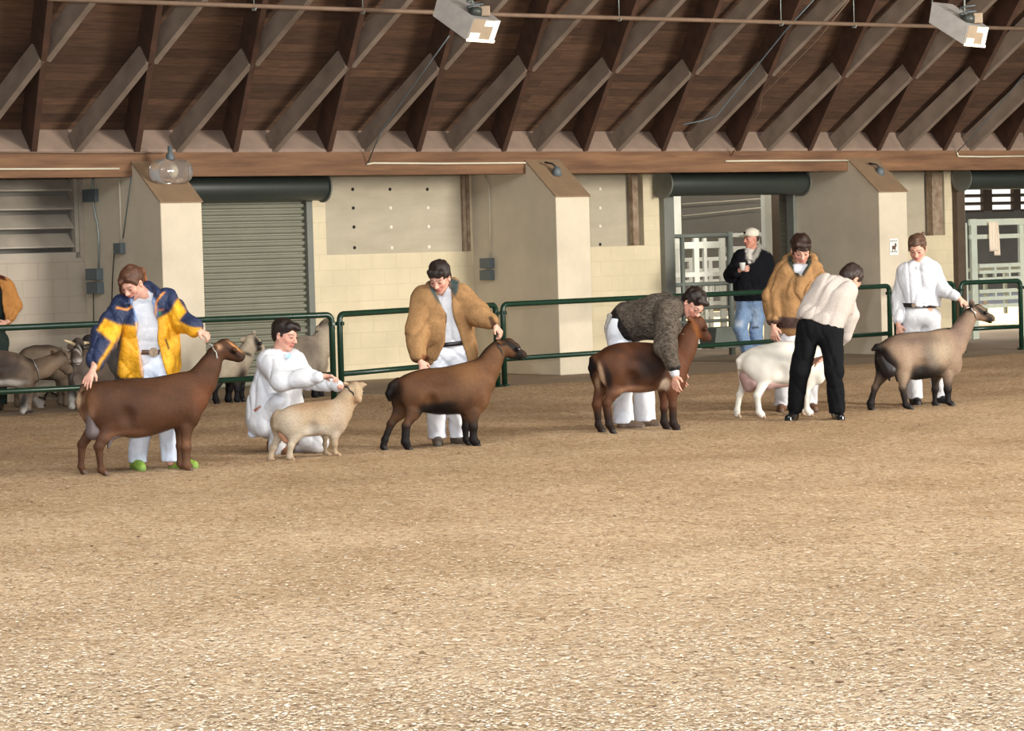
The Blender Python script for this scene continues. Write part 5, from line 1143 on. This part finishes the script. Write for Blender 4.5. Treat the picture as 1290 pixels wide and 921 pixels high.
# ------------------------------------------------------------- squatting boy in white
p = Person('dark-haired boy in white squatting behind the small cream goat', 352, 575); P = p.P; fr = p.fr
J = p.joints(sl=(337,456,-.12), sr=(371,455,.16), nk=(352,448,.02), hl=(330,531,-.10), hr=(340,533,.12), el=(354,480,-.34), wl=(401,475,-.40), er=(392,480,.10), wr=(424,486,-.10), kl=(353,506,-.22), al=(349,566,-.08), kr=(399,556,.06), ar=(352,561,.22))
H = Head(P(359.5,422.5,0), (.80, -.50, -.26), (.12, -.05, 1), 1.07)
p.body(H, [(P(405,474,-.41), (.95, .1, -.05), (-.1, -.2, -1), 1, [.3,.6,.8,.9], 1.0), (P(430,488,-.14), (.90, -.2, -.30), (-.1, .3, -.9), -1, [.2,.3,.4,.5], 1.0), ][:2])
p.trousers(M['cloth'], (200, 201, 205), .105, .078, .066, P(338, 508, .02), 5, paint=chainpaint([(R_([(0,0),(1,0),(1,1)]), WHITE)]) if False else None)
v = Vol(); v.rc(P(322,531,-.05), P(318,546,-.05), .05, .03, .03, (206, 216, 234)); v.rc(P(318,546,-.05), P(324,546,.04), .03, .03, .03, (206, 216, 234)); vol('shirt_tail', v, .008, M['cloth'], p.root, (206, 216, 234), wav(2, 30, .003))
shoes(fr, p.root, [((P(350,574,-.10)[0], -.02, 0), (P(362,574,-.1)[0], -.14, 0)), ((P(349,574,.2)[0]-.04, .22, 0), (P(352,574,.2)[0]+.04, .22, 0))], M['leather'], (120, 76, 48))
v = Vol(); torso(v, J, .022, WHITE, fat=1.10); v.rc(J['sl'], J['el'], .088, .082, .03); v.rc(J['el'], P(400,475,-.40), .082, .056, .03); v.rc(J['sr'], J['er'], .086, .072, .03); v.rc(J['er'], P(425,486.5,-.11), .072, .046, .03)
v.rc(P(334,500,-.04), P(330,526,-.04), .13, .13, .05); v.rc(P(362,490,.05), P(368,516,.05), .10, .10, .05); v.rc(P(345,447,-.06), P(360,449,-.10), .026, .022, .02); v.rc(P(345,447,-.06), P(352,443,.08), .03, .03, .02)
vol('shirt', v, .008, M['cloth'], p.root, (200, 201, 205), fold(17, 24, 0.0105, stretch=(1, 1, .7)), None, chainpaint([(inpoly(fr, [(360,447),(364,446),(366,452),(361,452)], .002), (150, 190, 226)), (inpoly(fr, [(320,516),(329,510),(330,512),(321,520)], .002), (150, 84, 54))]))
v = Vol(); HC = (30, 21, 18); hair_cap(v, H, HC); v.rc(H.p(.035, .05, .085), H.p(-.04, .06, .085), .034, .032, .02); v.rc(H.p(0, .075, .085), H.p(-.03, .090, .072), .022, .018, .02); v.rc(H.p(.066, -.005, .04), H.p(.070, .012, .0), .014, .008, .01)
vol('hair', v, .006, M['hair'], p.root, HC, wav(19, 70, .004))
# ------------------------------------------------------------- boy in the open tan jacket
p = Person('dark-haired boy in an open tan work jacket over white, behind the dark brown goat', 563, 563); P = p.P; fr = p.fr
J = p.joints(sl=(532,378,0), sr=(580,373,.0), nk=(560,366,.02), hl=(556,446,0), hr=(581,445,0), el=(524,417,-.10), wl=(528,452,-.28), er=(603,395,-.10), wr=(621,407,-.18), kl=(550,505,-.03), al=(550.5,553,0), kr=(577,505,-.02), ar=(578,552,.02))
H = Head(P(553.5,350,-.05), (-.28, -.80, -.52), (-.06, -.2, 1), 1.08)
p.body(H, [(P(529.5,455,-.30), (.35, -.30, -.85), (.2, .5, -.7), 1, .30, 1.0), (P(623,409,-.19), (.55, -.1, -.75), (-.5, .3, -.6), -1, [.8,1.0,1.1,1.1], 1.0)])
waist = P(569, 430, .0)
p.trousers(M['cloth'], (224, 226, 232), .104, .080, .078, waist, 7, hem=.062)
shoes(fr, p.root, [((P(551,563,0)[0], .04, 0), (P(553,563,0)[0], -.15, 0)), ((P(574,563,0)[0], .05, 0), (P(586,563,0)[0], -.06, 0))], M['leather'], (96, 82, 68), 1.0)
v = Vol(); torso(v, J, -.002, WHITE); v.rc(J['nk'], lerp(J['nk'], H.c, .30), .058, .052, .02); v.rc(P(562,418,0), P(576,418,0), .10, .10, .05)
vol('shirt', v, .009, M['cloth'], p.root, WHITE, fold(18, 38, 0.0072))
p.belt(569, 433, .150, .126, M['beltblack'], tilt=.08)
v = Vol(); TAN = (146, 112, 76); torso(v, J, .035, TAN, fat=1.10); v.rc(P(541,410,0), P(537,440,0), .118, .11, .05); v.rc(P(585,405,0), P(580,440,.02), .085, .075, .05); v.rc(P(562,420,.05), P(560,445,.05), .12, .10, .05)
v.rc(J['sl'], J['el'], .098, .092, .03); v.rc(J['el'], P(527,448,-.26), .092, .070, .03); v.rc(J['sr'], P(602,396,-.1), .100, .094, .03); v.rc(P(602,397,-.1), P(617,405,-.17), .094, .066, .03)
v.rc(P(541,362,.05), P(551,378,-.09), .032, .022, .02); v.rc(P(573,358,.04), P(572,380,-.09), .036, .022, .02); v.rc(P(544,360,.10), P(573,357,.10), .045, .045, .03)
f_, lo_, hi_ = cutter(fr, [(556,350),(547,360),(551,374),(561,396),(560,431),(547,462),(540,480),(592,480),(590,452),(580,426),(571.5,390),(567,366),(565,352)], -1.0, -.01); v.fn(f_, lo_, hi_, .012)
vol('jacket', v, .008, M['canvas'], p.root, TAN, fold(21, 22, 0.0125, stretch=(1, 1, .8)), P(560, 459, 0)[2], chainpaint([
 (inpoly(fr, [(539,352),(545,354),(551,373),(556,384),(551,380),(542,366)]), (62, 74, 74)), (inpoly(fr, [(565,350),(578,354),(577,366),(573,374),(568,366)]), (62, 74, 74)),
 (inpoly(fr, [(518,451),(534,451),(534,458),(518,458)], .003), (90, 62, 42)), (inpoly(fr, [(615,399),(620,398),(626,408),(621,416)], .003), (70, 50, 36)), (inpoly(fr, [(533,445),(541,449),(540,456),(532,453)], .003), (110, 68, 44))]), sigma=.006)
v = Vol(); HC = (34, 23, 19); hair_cap(v, H, HC, vol_=1.04); v.rc(H.p(-.045, .058, .078), H.p(.045, .058, .078), .022, .022, .03); v.rc(H.p(.02, .078, .062), H.p(-.04, .076, .055), .014, .012, .02)
vol('hair', v, .006, M['hair'], p.root, HC, wav(23, 80, .004))
# ------------------------------------------------------------- bending man in the patterned sweater
p = Person('man in a patterned dark sweater and white trousers bending over the red-brown goat', 800, 543.5); P = p.P; fr = p.fr
J = p.joints(sl=(842,392,-.34), sr=(838,386,.02), nk=(856,385,-.18), hl=(780,414,-.02), hr=(781,412,.18), el=(839,437,-.56), wl=(849,466,-.58), er=(850,430,.12), wr=(858,462,.16), kl=(784,475,-.0), al=(785,530,-.0), kr=(809,478,.20), ar=(813,527,.22))
H = Head(P(873.5,383.5,-.24), (.40, -.60, -.68), (.50, -.20, .8), 1.10)
p.body(H, [(P(850,471,-.59), (.05, -.05, -1), (.5, .5, 0), 1, .30, 1.05), (P(859,466,.15), (.0, .0, -1), (.4, -.4, 0), -1, .4, 1.0)])
p.trousers(M['cloth'], (222, 225, 232), .118, .092, .086, P(792, 402, .02), 9, hem=.062)
shoes(fr, p.root, [((P(784,543,-.0)[0], -.02, 0), (P(802,543,-.0)[0]+.04, -.06, 0)), ((P(812,543,.14)[0]-.02, .21, 0), (P(825,543,.14)[0]+.03, .16, 0))], M['leather'], (104, 84, 66))
v = Vol(); KN = (82, 74, 66); torso(v, J, .026, KN, fat=1.10); v.rc(P(792,402,.05), P(832,393,-.12), .150, .150, .06); v.rc(P(806,408,.0), P(826,408,-.12), .13, .13, .06)
v.rc(J['sl'], J['el'], .105, .090, .03); v.rc(J['el'], P(848,461,-.575), .090, .056, .03); v.rc(J['sr'], J['er'], .09, .08, .03); v.rc(J['er'], J['wr'], .075, .055, .03); v.rc(J['nk'], lerp(J['nk'], H.c, .25), .066, .060, .02, (56, 60, 62))
f_, lo_, hi_ = cutter(fr, [(750,365),(764,386),(774,406),(795,440),(790,455),(740,445)], -.25, 1.0); v.fn(f_, lo_, hi_, .01)
vol('sweater', v, .008, M['knit'], p.root, KN, fold(27, 26, 0.0150), None, chainpaint([(inpoly(fr, [(760,380),(771,380),(782,402),(803,438),(788,448),(760,400)]), (38, 34, 34)), (inpoly(fr, [(838,460),(857,457),(858,466),(840,470)]), (44, 42, 42))]))
v = Vol(); v.rc(P(848.5,466,-.58), P(850,470.5,-.585), .046, .042, .01); vol('shirt_cuff', v, .006, M['cloth'], p.root, WHITE)
v = Vol(); HC = (34, 24, 20); hair_cap(v, H, HC, vol_=1.04); v.rc(H.p(-.045, .06, .080), H.p(.045, .06, .080), .024, .024, .02); vol('hair', v, .006, M['hair'], p.root, HC, wav(29, 80, .005))
mb = MB(); 
for sg in (-1, 1): mb.tube([tuple(H.p(sg*.034+.022*math.cos(t), .100, .004+.016*math.sin(t))) for t in np.linspace(0, 6.28, 17)[:-1]], .002, 6, closed=True)
mb.tube([tuple(H.p(-.012, .103, .008)), tuple(H.p(.012, .103, .008))], .002, 6)
for sg in (-1, 1): mb.tube([tuple(H.p(sg*.056, .098, .008)), tuple(H.p(sg*.080, .02, .006))], .002, 6)
mb.build('glasses', M['black'], p.root, smooth=True)
v = Vol(); v.rc(P(768,398,-.10), P(763,412,-.11), .022, .012, .02); v.rc(P(763,412,-.11), P(762,419,-.1), .012, .006, .01); vol('pocket_cloth', v, .006, M['cloth'], p.root, (150, 146, 140), wav(3, 60, .003))
# ------------------------------------------------------------- judge
p = Person('person in pale grey sweater and black trousers, bent over the white goat', 1028, 531); P = p.P; fr = p.fr
J = p.joints(sl=(1031,366,.06), sr=(1068,369,-.02), nk=(1062,357,.06), hl=(1020,414,-.02), hr=(1045,417,-.04), el=(1040,404,.42), wl=(1050,424,.62), er=(1069,405,.10), wr=(1043,447,.34), kl=(1008,468,-.04), al=(1001,513,.04), kr=(1051,468,-.14), ar=(1054.5,517,-.08))
H = Head(P(1072.5,352,.10), (.52, .35, -.78), (.55, .30, .75), 1.06)
p.body(H, [(P(1041,450,.36), (-.85, -.15, -.25), (0, .3, -.8), -1, [.15,.3,.3,.4], 1.1), (P(1049,426,.60), (-.2, .1, -.8), (0, .5, -1), 1, .5, 1.0)])
v = Vol(); BK = (17, 18, 21)
p.trousers(M['cloth'], BK, .118, .086, .070, P(1032, 404, 0), 10, amp=.003, hem=.062)
shoes(fr, p.root, [((P(1000,531,.0)[0]+.01, .06, 0), (P(996,531,.0)[0]-.03, -.12, 0)), ((P(1054,531,0)[0], .02, 0), (P(1056,531,0)[0], -.20, 0))], mat('polished_leather', (16, 16, 18), .12, var=.02), (16, 16, 18))
v = Vol(); KP = (182, 173, 166); torso(v, J, .028, KP, fat=1.04); v.rc(P(1022,396,0), P(1042,367,.02), .128, .135, .06); v.rc(P(1042,398,-.02), P(1056,374,.0), .115, .12, .06); v.rc(P(1046,364,.02), P(1062,364,.04), .12, .09, .05)
v.rc(J['sr'], P(1071,396,.08), .080, .062, .03); v.rc(P(1071,396,.08), P(1064,424,.13), .062, .046, .03); v.rc(P(1064,424,.13), P(1050,441,.2), .046, .042, .03); v.rc(J['sl'], J['el'], .08, .07, .03); v.rc(J['el'], P(1052,420,.6), .07, .05, .03)
f_, lo_, hi_ = cutter(fr, [(985,393),(1003,399.5),(1030,407),(1057,417),(1059,424),(1050,446),(985,446)], -.6, .12); v.fn(f_, lo_, hi_, .01)
vol('sweater', v, .008, M['knitpale'], p.root, KP, fold(33, 24, 0.0150))
v = Vol(); HC = (44, 30, 25); hair_cap(v, H, HC, vol_=1.02); v.el(H.p(0, -.06, -.01), H.e(.070, .052, .072), H.R, .03, HC); vol('hair', v, .006, M['hair'], p.root, HC, wav(35, 90, .003))
# ------------------------------------------------------------- boy in the zipped tan hooded jacket
p = Person('boy in a closed tan hooded jacket, standing behind the white goat', 1003, 520.5); P = p.P; fr = p.fr
J = p.joints(sl=(987,345,0), sr=(1027,344,.0), nk=(1008,336,.02), hl=(995,408,0), hr=(1018,408,0), el=(974,374,-.02), wl=(974,407,-.10), er=(1040,374,.0), wr=(1040,404,-.1), kl=(990,465,-.02), al=(986,512,0), kr=(1018,465,-.02), ar=(1019,512,.02))
H = Head(P(1009,315,-.05), (.06, -.84, -.50), (.02, -.2, 1), 1.12)
p.body(H, [(P(974.5,411,-.11), (.08, -.05, -1), (.3, .6, 0), 1, .45, 1.05), (P(1040,408,-.11), (-.1, -.05, -1), (-.3, .6, 0), -1, .45, 1.0)])
p.trousers(M['cloth'], (200, 201, 205), .112, .085, .082, P(1006, 396, 0), 12, hem=.062)
shoes(fr, p.root, [((P(986,520,0)[0], .04, 0), (P(982,520,0)[0], -.14, 0)), ((P(1019,520,0)[0], .04, 0), (P(1025,520,0)[0], -.12, 0))], M['leather'], (104, 72, 50))
v = Vol(); TAN = (148, 113, 76); torso(v, J, .040, TAN, fat=1.12); v.rc(P(993,370,0), P(996,394,0), .120, .118, .05); v.rc(P(1020,370,0), P(1016,394,0), .120, .118, .05)
v.rc(J['sl'], J['el'], .100, .094, .03); v.rc(J['el'], P(974,402,-.09), .092, .072, .03); v.rc(J['sr'], J['er'], .100, .090, .03); v.rc(J['er'], P(1040,400,-.09), .09, .07, .03)
for a in np.linspace(0, math.pi*2, 15)[:-1]:
    b = a+math.pi*2/14; q = lambda t: P(1009+17.5*math.sin(t), 328-4*math.cos(t)+ (4 if math.cos(t) < -.2 else 0), .02+.10*math.cos(t)); v.rc(q(a), q(b), .040, .040, .02)
v.rc(P(1009,332,.12), P(1009,344,.13), .075, .06, .04)
f_, lo_, hi_ = cutter(fr, [(996,322),(998,334),(1007,350),(1011,350),(1020,334),(1021,322)], -1.0, -.02); v.fn(f_, lo_, hi_, .01)
vol('hooded_jacket', v, .008, M['canvas'], p.root, TAN, fold(37, 24, 0.0160, stretch=(1, 1, .8)), None, chainpaint([
 (inpoly(fr, [(993,322),(998,322),(1008,349),(1004,349),(993,332)]), (46, 52, 46)), (inpoly(fr, [(1019,322),(1024,322),(1023,332),(1012,349),(1010,346)]), (46, 52, 46)),
 (inpoly(fr, [(980,399),(1030,401),(1030,414),(980,414)], .003), (72, 56, 52)), (inpoly(fr, [(964,403),(984,403),(984,414),(964,414)], .003), (78, 58, 50))]), sigma=.006)
v = Vol(); v.rc(P(1003,340,-.05), P(1014,340,-.05), .06, .06, .02); v.rc(P(1008,338,-.02), P(1008,352,-.06), .06, .05, .02); vol('shirt', v, .007, M['cloth'], p.root, WHITE)
v = Vol(); HC = (44, 28, 21); hair_cap(v, H, HC, vol_=1.06); v.rc(H.p(-.045, .055, .080), H.p(.045, .055, .080), .026, .026, .03); v.rc(H.p(.04, .078, .050), H.p(-.035, .082, .045), .014, .014, .02); v.rc(H.p(.068, .0, .03), H.p(.068, .02, -.02), .015, .010, .01); v.rc(H.p(-.068, .0, .03), H.p(-.068, .02, -.02), .015, .010, .01)
vol('hair', v, .006, M['hair'], p.root, HC, wav(39, 70, .005))
# ------------------------------------------------------------- man in the cap behind the fence
p = Person('man in a white cap, black jacket and faded jeans behind the fence', 945, 456, lift=0.0); P = p.P; fr = p.fr
J = p.joints(sl=(933,326,-.05), sr=(964,327,.05), nk=(948,319,.02), hl=(939,384,0), hr=(956,384,.0), el=(921,347,-.08), wl=(931,341,-.30), er=(970,354,.05), wr=(967,380,-.05), kl=(932,413,-.06), al=(944,449,-.04), kr=(952,415,.04), ar=(956,450,.06))
H = Head(P(946,301,-.02), (-.82, -.56, -.05), (0, 0, 1), 1.10)
p.body(H, [(P(933,340,-.31), (.6, -.35, .1), (.3, .7, .1), 1, .9, 1.0), (P(967,384,-.05), (0, 0, -1), (-.4, .5, 0), -1, .4, 1.0)], skin=(196, 138, 116))
p.trousers(M['denim'], (118, 142, 174), .118, .090, .080, P(948, 372, 0), 14, paint=chainpaint([(inpoly(fr, [(925,404),(936,404),(934,412),(926,411)], .01), (176, 190, 208)), (inpoly(fr, [(947,390),(954,390),(956,412),(948,412)], .02), (160, 178, 200)), (inpoly(fr, [(947,412),(956,411),(957,413.5),(948,414.5)], .004), (60, 70, 84))]), hem=.062)
shoes(fr, p.root, [((P(945,455,0)[0], .02, 0), (P(943,455,0)[0], -.18, 0)), ((P(957,455,0)[0], .08, 0), (P(958,455,0)[0], -.10, 0))], M['leather'], (90, 74, 60), 1.05)
v = Vol(); BJ = (20, 21, 26); torso(v, J, .045, BJ, fat=1.18); v.rc(P(939,352,0), P(939,368,0), .16, .15, .05); v.rc(P(957,352,0), P(957,368,0), .15, .15, .05)
v.rc(J['sl'], J['el'], .105, .095, .03); v.rc(J['el'], P(928,343,-.26), .09, .066, .03); v.rc(J['sr'], J['er'], .105, .09, .03); v.rc(J['er'], P(967,378,-.04), .085, .065, .03)
v.rc(P(955,312,.08), P(964,319,.03), .06, .05, .03, (150, 147, 140)); v.rc(P(942,314,-.06), P(943,325,-.16), .03, .03, .02, (150, 147, 140)); v.rc(P(954,314,-.03), P(948,327,-.16), .035, .025, .02, (150, 147, 140)); v.rc(P(943,316,-.1), P(943,322,-.14), .04, .03, .02, (224, 222, 216))
vol('hooded_jacket', v, .010, M['canvas'], p.root, BJ, fold(41, 26, 0.0098), P(940, 379, 0)[2], chainpaint([(inpoly(fr, [(940,312),(952,314),(946,332),(943,332)], .003, -.2), (196, 192, 184))]), sigma=.004)
v = Vol(); v.el(H.p(0, -.012, .062), H.e(.088, .104, .078), H.R, .02, (216, 210, 194)); v.fn(lambda X, Y, Z: Z-(H.c[2]+.035), tuple(H.c-.3), (H.c[0]+.3, H.c[1]+.3, H.c[2]+.036), .004)
CAPC = (216, 210, 194); vol('cap', v, .007, M['cloth'], p.root, CAPC, None, None)
v = Vol(); v.el(H.p(0, .105, .045), H.e(.070, .070, .008), H.R, .005, (150, 144, 130)); vol('cap_brim', v, .005, M['cloth'], p.root, (176, 168, 150))
v = Vol(); v.el(H.p(0, .094, .085), H.e(.022, .006, .016), H.R, .002); vol('cap_emblem', v, .004, M['cloth'], p.root, (40, 44, 52))
v = Vol(); v.el(H.p(0, -.035, .01), H.e(.079, .080, .06), H.R, .02); v.el(H.p(0, .098, -.03), H.e(.09, .10, .12), H.R, .01, sub=True); vol('hair', v, .007, M['hair'], p.root, (60, 44, 36), wav(43, 80, .002))
cp = P(935.3, 335.8, -.40); g = fr.mw @ Vector(cp)
o = MB().lathe([(.030, -.05), (.042, .05), (.044, .053), (.040, .053), (.029, -.044)], (0, 0, 0), 24).build('paper_cup', M['paper'], mw=Matrix.Translation(g), smooth=True); props(o, 'white paper cup held by the man in the white cap', 'cup')
# ------------------------------------------------------------- girl in white at the right
p = Person('girl in white shirt and black belt, holding the grizzled grey goat', 1168, 511.5); P = p.P; fr = p.fr
J = p.joints(sl=(1140,343,0), sr=(1175,340,.0), nk=(1160,333,.02), hl=(1148,400,0), hr=(1170,400,.0), el=(1132,376,.02), wl=(1131,406,-.06), er=(1186,364,-.06), wr=(1207,375,-.16), kl=(1150,456,-.02), al=(1152,502,0), kr=(1180,456,-.01), ar=(1184.5,502,.02))
H = Head(P(1155.5,313,-.04), (-.24, -.84, -.48), (-.04, -.2, 1), 1.07)
p.body(H, [(P(1131.5,409,-.07), (.15, -.1, -1), (.4, .6, 0), 1, .6, .95), (P(1209,376.5,-.17), (.70, -.1, -.60), (-.1, .4, -.8), -1, [.5,.7,.8,.9], .95)], brow=(110, 76, 56), male=False)
p.trousers(M['cloth'], (200, 201, 205), .108, .082, .074, P(1158, 388, 0), 16, hem=.062)
shoes(fr, p.root, [((P(1152,511,0)[0], .04, 0), (P(1154,511,0)[0], -.13, 0)), ((P(1184,511,0)[0], .05, 0), (P(1190,511,0)[0], -.10, 0))], M['leather'], (24, 22, 24))
p.belt(1156.5, 384.5, .172, .138, M['beltblack'], tilt=-.05, buckle=(-.06, .022), hgt=.020)
v = Vol(); torso(v, J, .020, WHITE, fat=1.06); v.rc(J['sl'], J['el'], .078, .062, .03); v.rc(J['el'], P(1131,403,-.05), .062, .046, .03); v.rc(J['sr'], J['er'], .075, .064, .03); v.rc(J['er'], P(1204,373.5,-.15), .064, .040, .03)
v.rc(P(1147,372,0), P(1151,380,0), .105, .10, .05); v.rc(P(1168,370,0), P(1164,380,0), .105, .10, .05); v.rc(P(1151,333,-.05), P(1156,338,-.09), .020, .014, .02); v.rc(P(1169,331,-.02), P(1162,338,-.09), .020, .014, .02); v.rc(P(1152,332,.0), P(1168,331,.0), .034, .034, .03)
f_, lo_, hi_ = cutter(fr, [(1140.5,384),(1190,386),(1190,440),(1140.5,440)], -.6, .6); v.fn(f_, lo_, hi_, .006)
vol('shirt', v, .008, M['cloth'], p.root, (200, 201, 205), fold(47, 26, 0.0100, stretch=(1, 1, .7)))
v = Vol(); HC = (84, 60, 46); hair_cap(v, H, HC, vol_=.99); v.rc(H.p(.05, .03, .07), H.p(.066, .01, .0), .024, .014, .02); v.rc(H.p(-.05, .03, .07), H.p(-.066, .01, .0), .024, .014, .02); v.rc(P(1160,298,.03), P(1163,294,.05), .03, .018, .02)
vol('hair', v, .006, M['hair'], p.root, HC, wav(49, 90, .003))
# ------------------------------------------------------------- person cut by the left edge
p = Person('person in a tan jacket over dark overalls behind the fence at the left edge', -14, 517, lift=0.0); P = p.P; fr = p.fr
J = p.joints(sl=(-34,362,0), sr=(6,363,.0), nk=(-14,352,.02), hl=(-24,430,0), hr=(-4,430,.0), el=(-46,392,0), wl=(-40,416,-.1), er=(17,385,.0), wr=(10,404,-.12), kl=(-26,474,-.02), al=(-26,510,0), kr=(-2,474,-.02), ar=(-1,510,.02))
H = Head(P(-15,332,-.03), (.1, -.95, -.2), (0, 0, 1), 1.08)
p.body(H, [(P(-40,419,-.1), (0, 0, -1), (.4, .5, 0), 1, .5, 1.0), (P(8,406,-.13), (-.7, -.3, -.4), (-.3, .6, 0), -1, .6, 1.0)])
p.trousers(M['denim'], (40, 50, 46), .125, .095, .085, P(-14, 400, 0), 18, hem=.062)
shoes(fr, p.root, [((P(-26,517,0)[0], .04, 0), (P(-28,517,0)[0], -.14, 0)), ((P(-1,517,0)[0], .04, 0), (P(0,517,0)[0], -.14, 0))], M['leather'], (70, 56, 46))
v = Vol(); TAN = (170, 118, 66); torso(v, J, .045, TAN, fat=1.12); v.rc(J['sl'], J['el'], .10, .09, .03); v.rc(J['el'], J['wl'], .09, .06, .03); v.rc(J['sr'], J['er'], .10, .088, .03); v.rc(J['er'], P(12,401,-.1), .088, .062, .03)
f_, lo_, hi_ = cutter(fr, [(-24,350),(-20,380),(-22,450),(6,450),(7,400),(0,360),(-4,350)], -1.0, -.01); v.fn(f_, lo_, hi_, .01)
vol('jacket', v, .010, M['canvas'], p.root, TAN, fold(51, 28, 0.0111), P(-14, 410, 0)[2], chainpaint([(inpoly(fr, [(-6,346),(4,348),(8,354),(0,352)], .003), (70, 34, 28))]))
v = Vol(); torso(v, J, .006, (40, 50, 46), fat=1.05); vol('overalls_bib', v, .010, M['denim'], p.root, (40, 50, 46), fold(53, 28, 0.0072))
v = Vol(); v.el(H.p(0, -.012, .055), H.e(.088, .104, .080), H.R, .02); v.fn(lambda X, Y, Z: Z-(H.c[2]+.03), tuple(H.c-.3), (H.c[0]+.3, H.c[1]+.3, H.c[2]+.031), .004); vol('cap', v, .008, M['cloth'], p.root, (90, 66, 44))
v = Vol(); v.el(H.p(0, .105, .04), H.e(.070, .070, .009), H.R, .005); vol('cap_brim', v, .006, M['cloth'], p.root, (90, 66, 44))
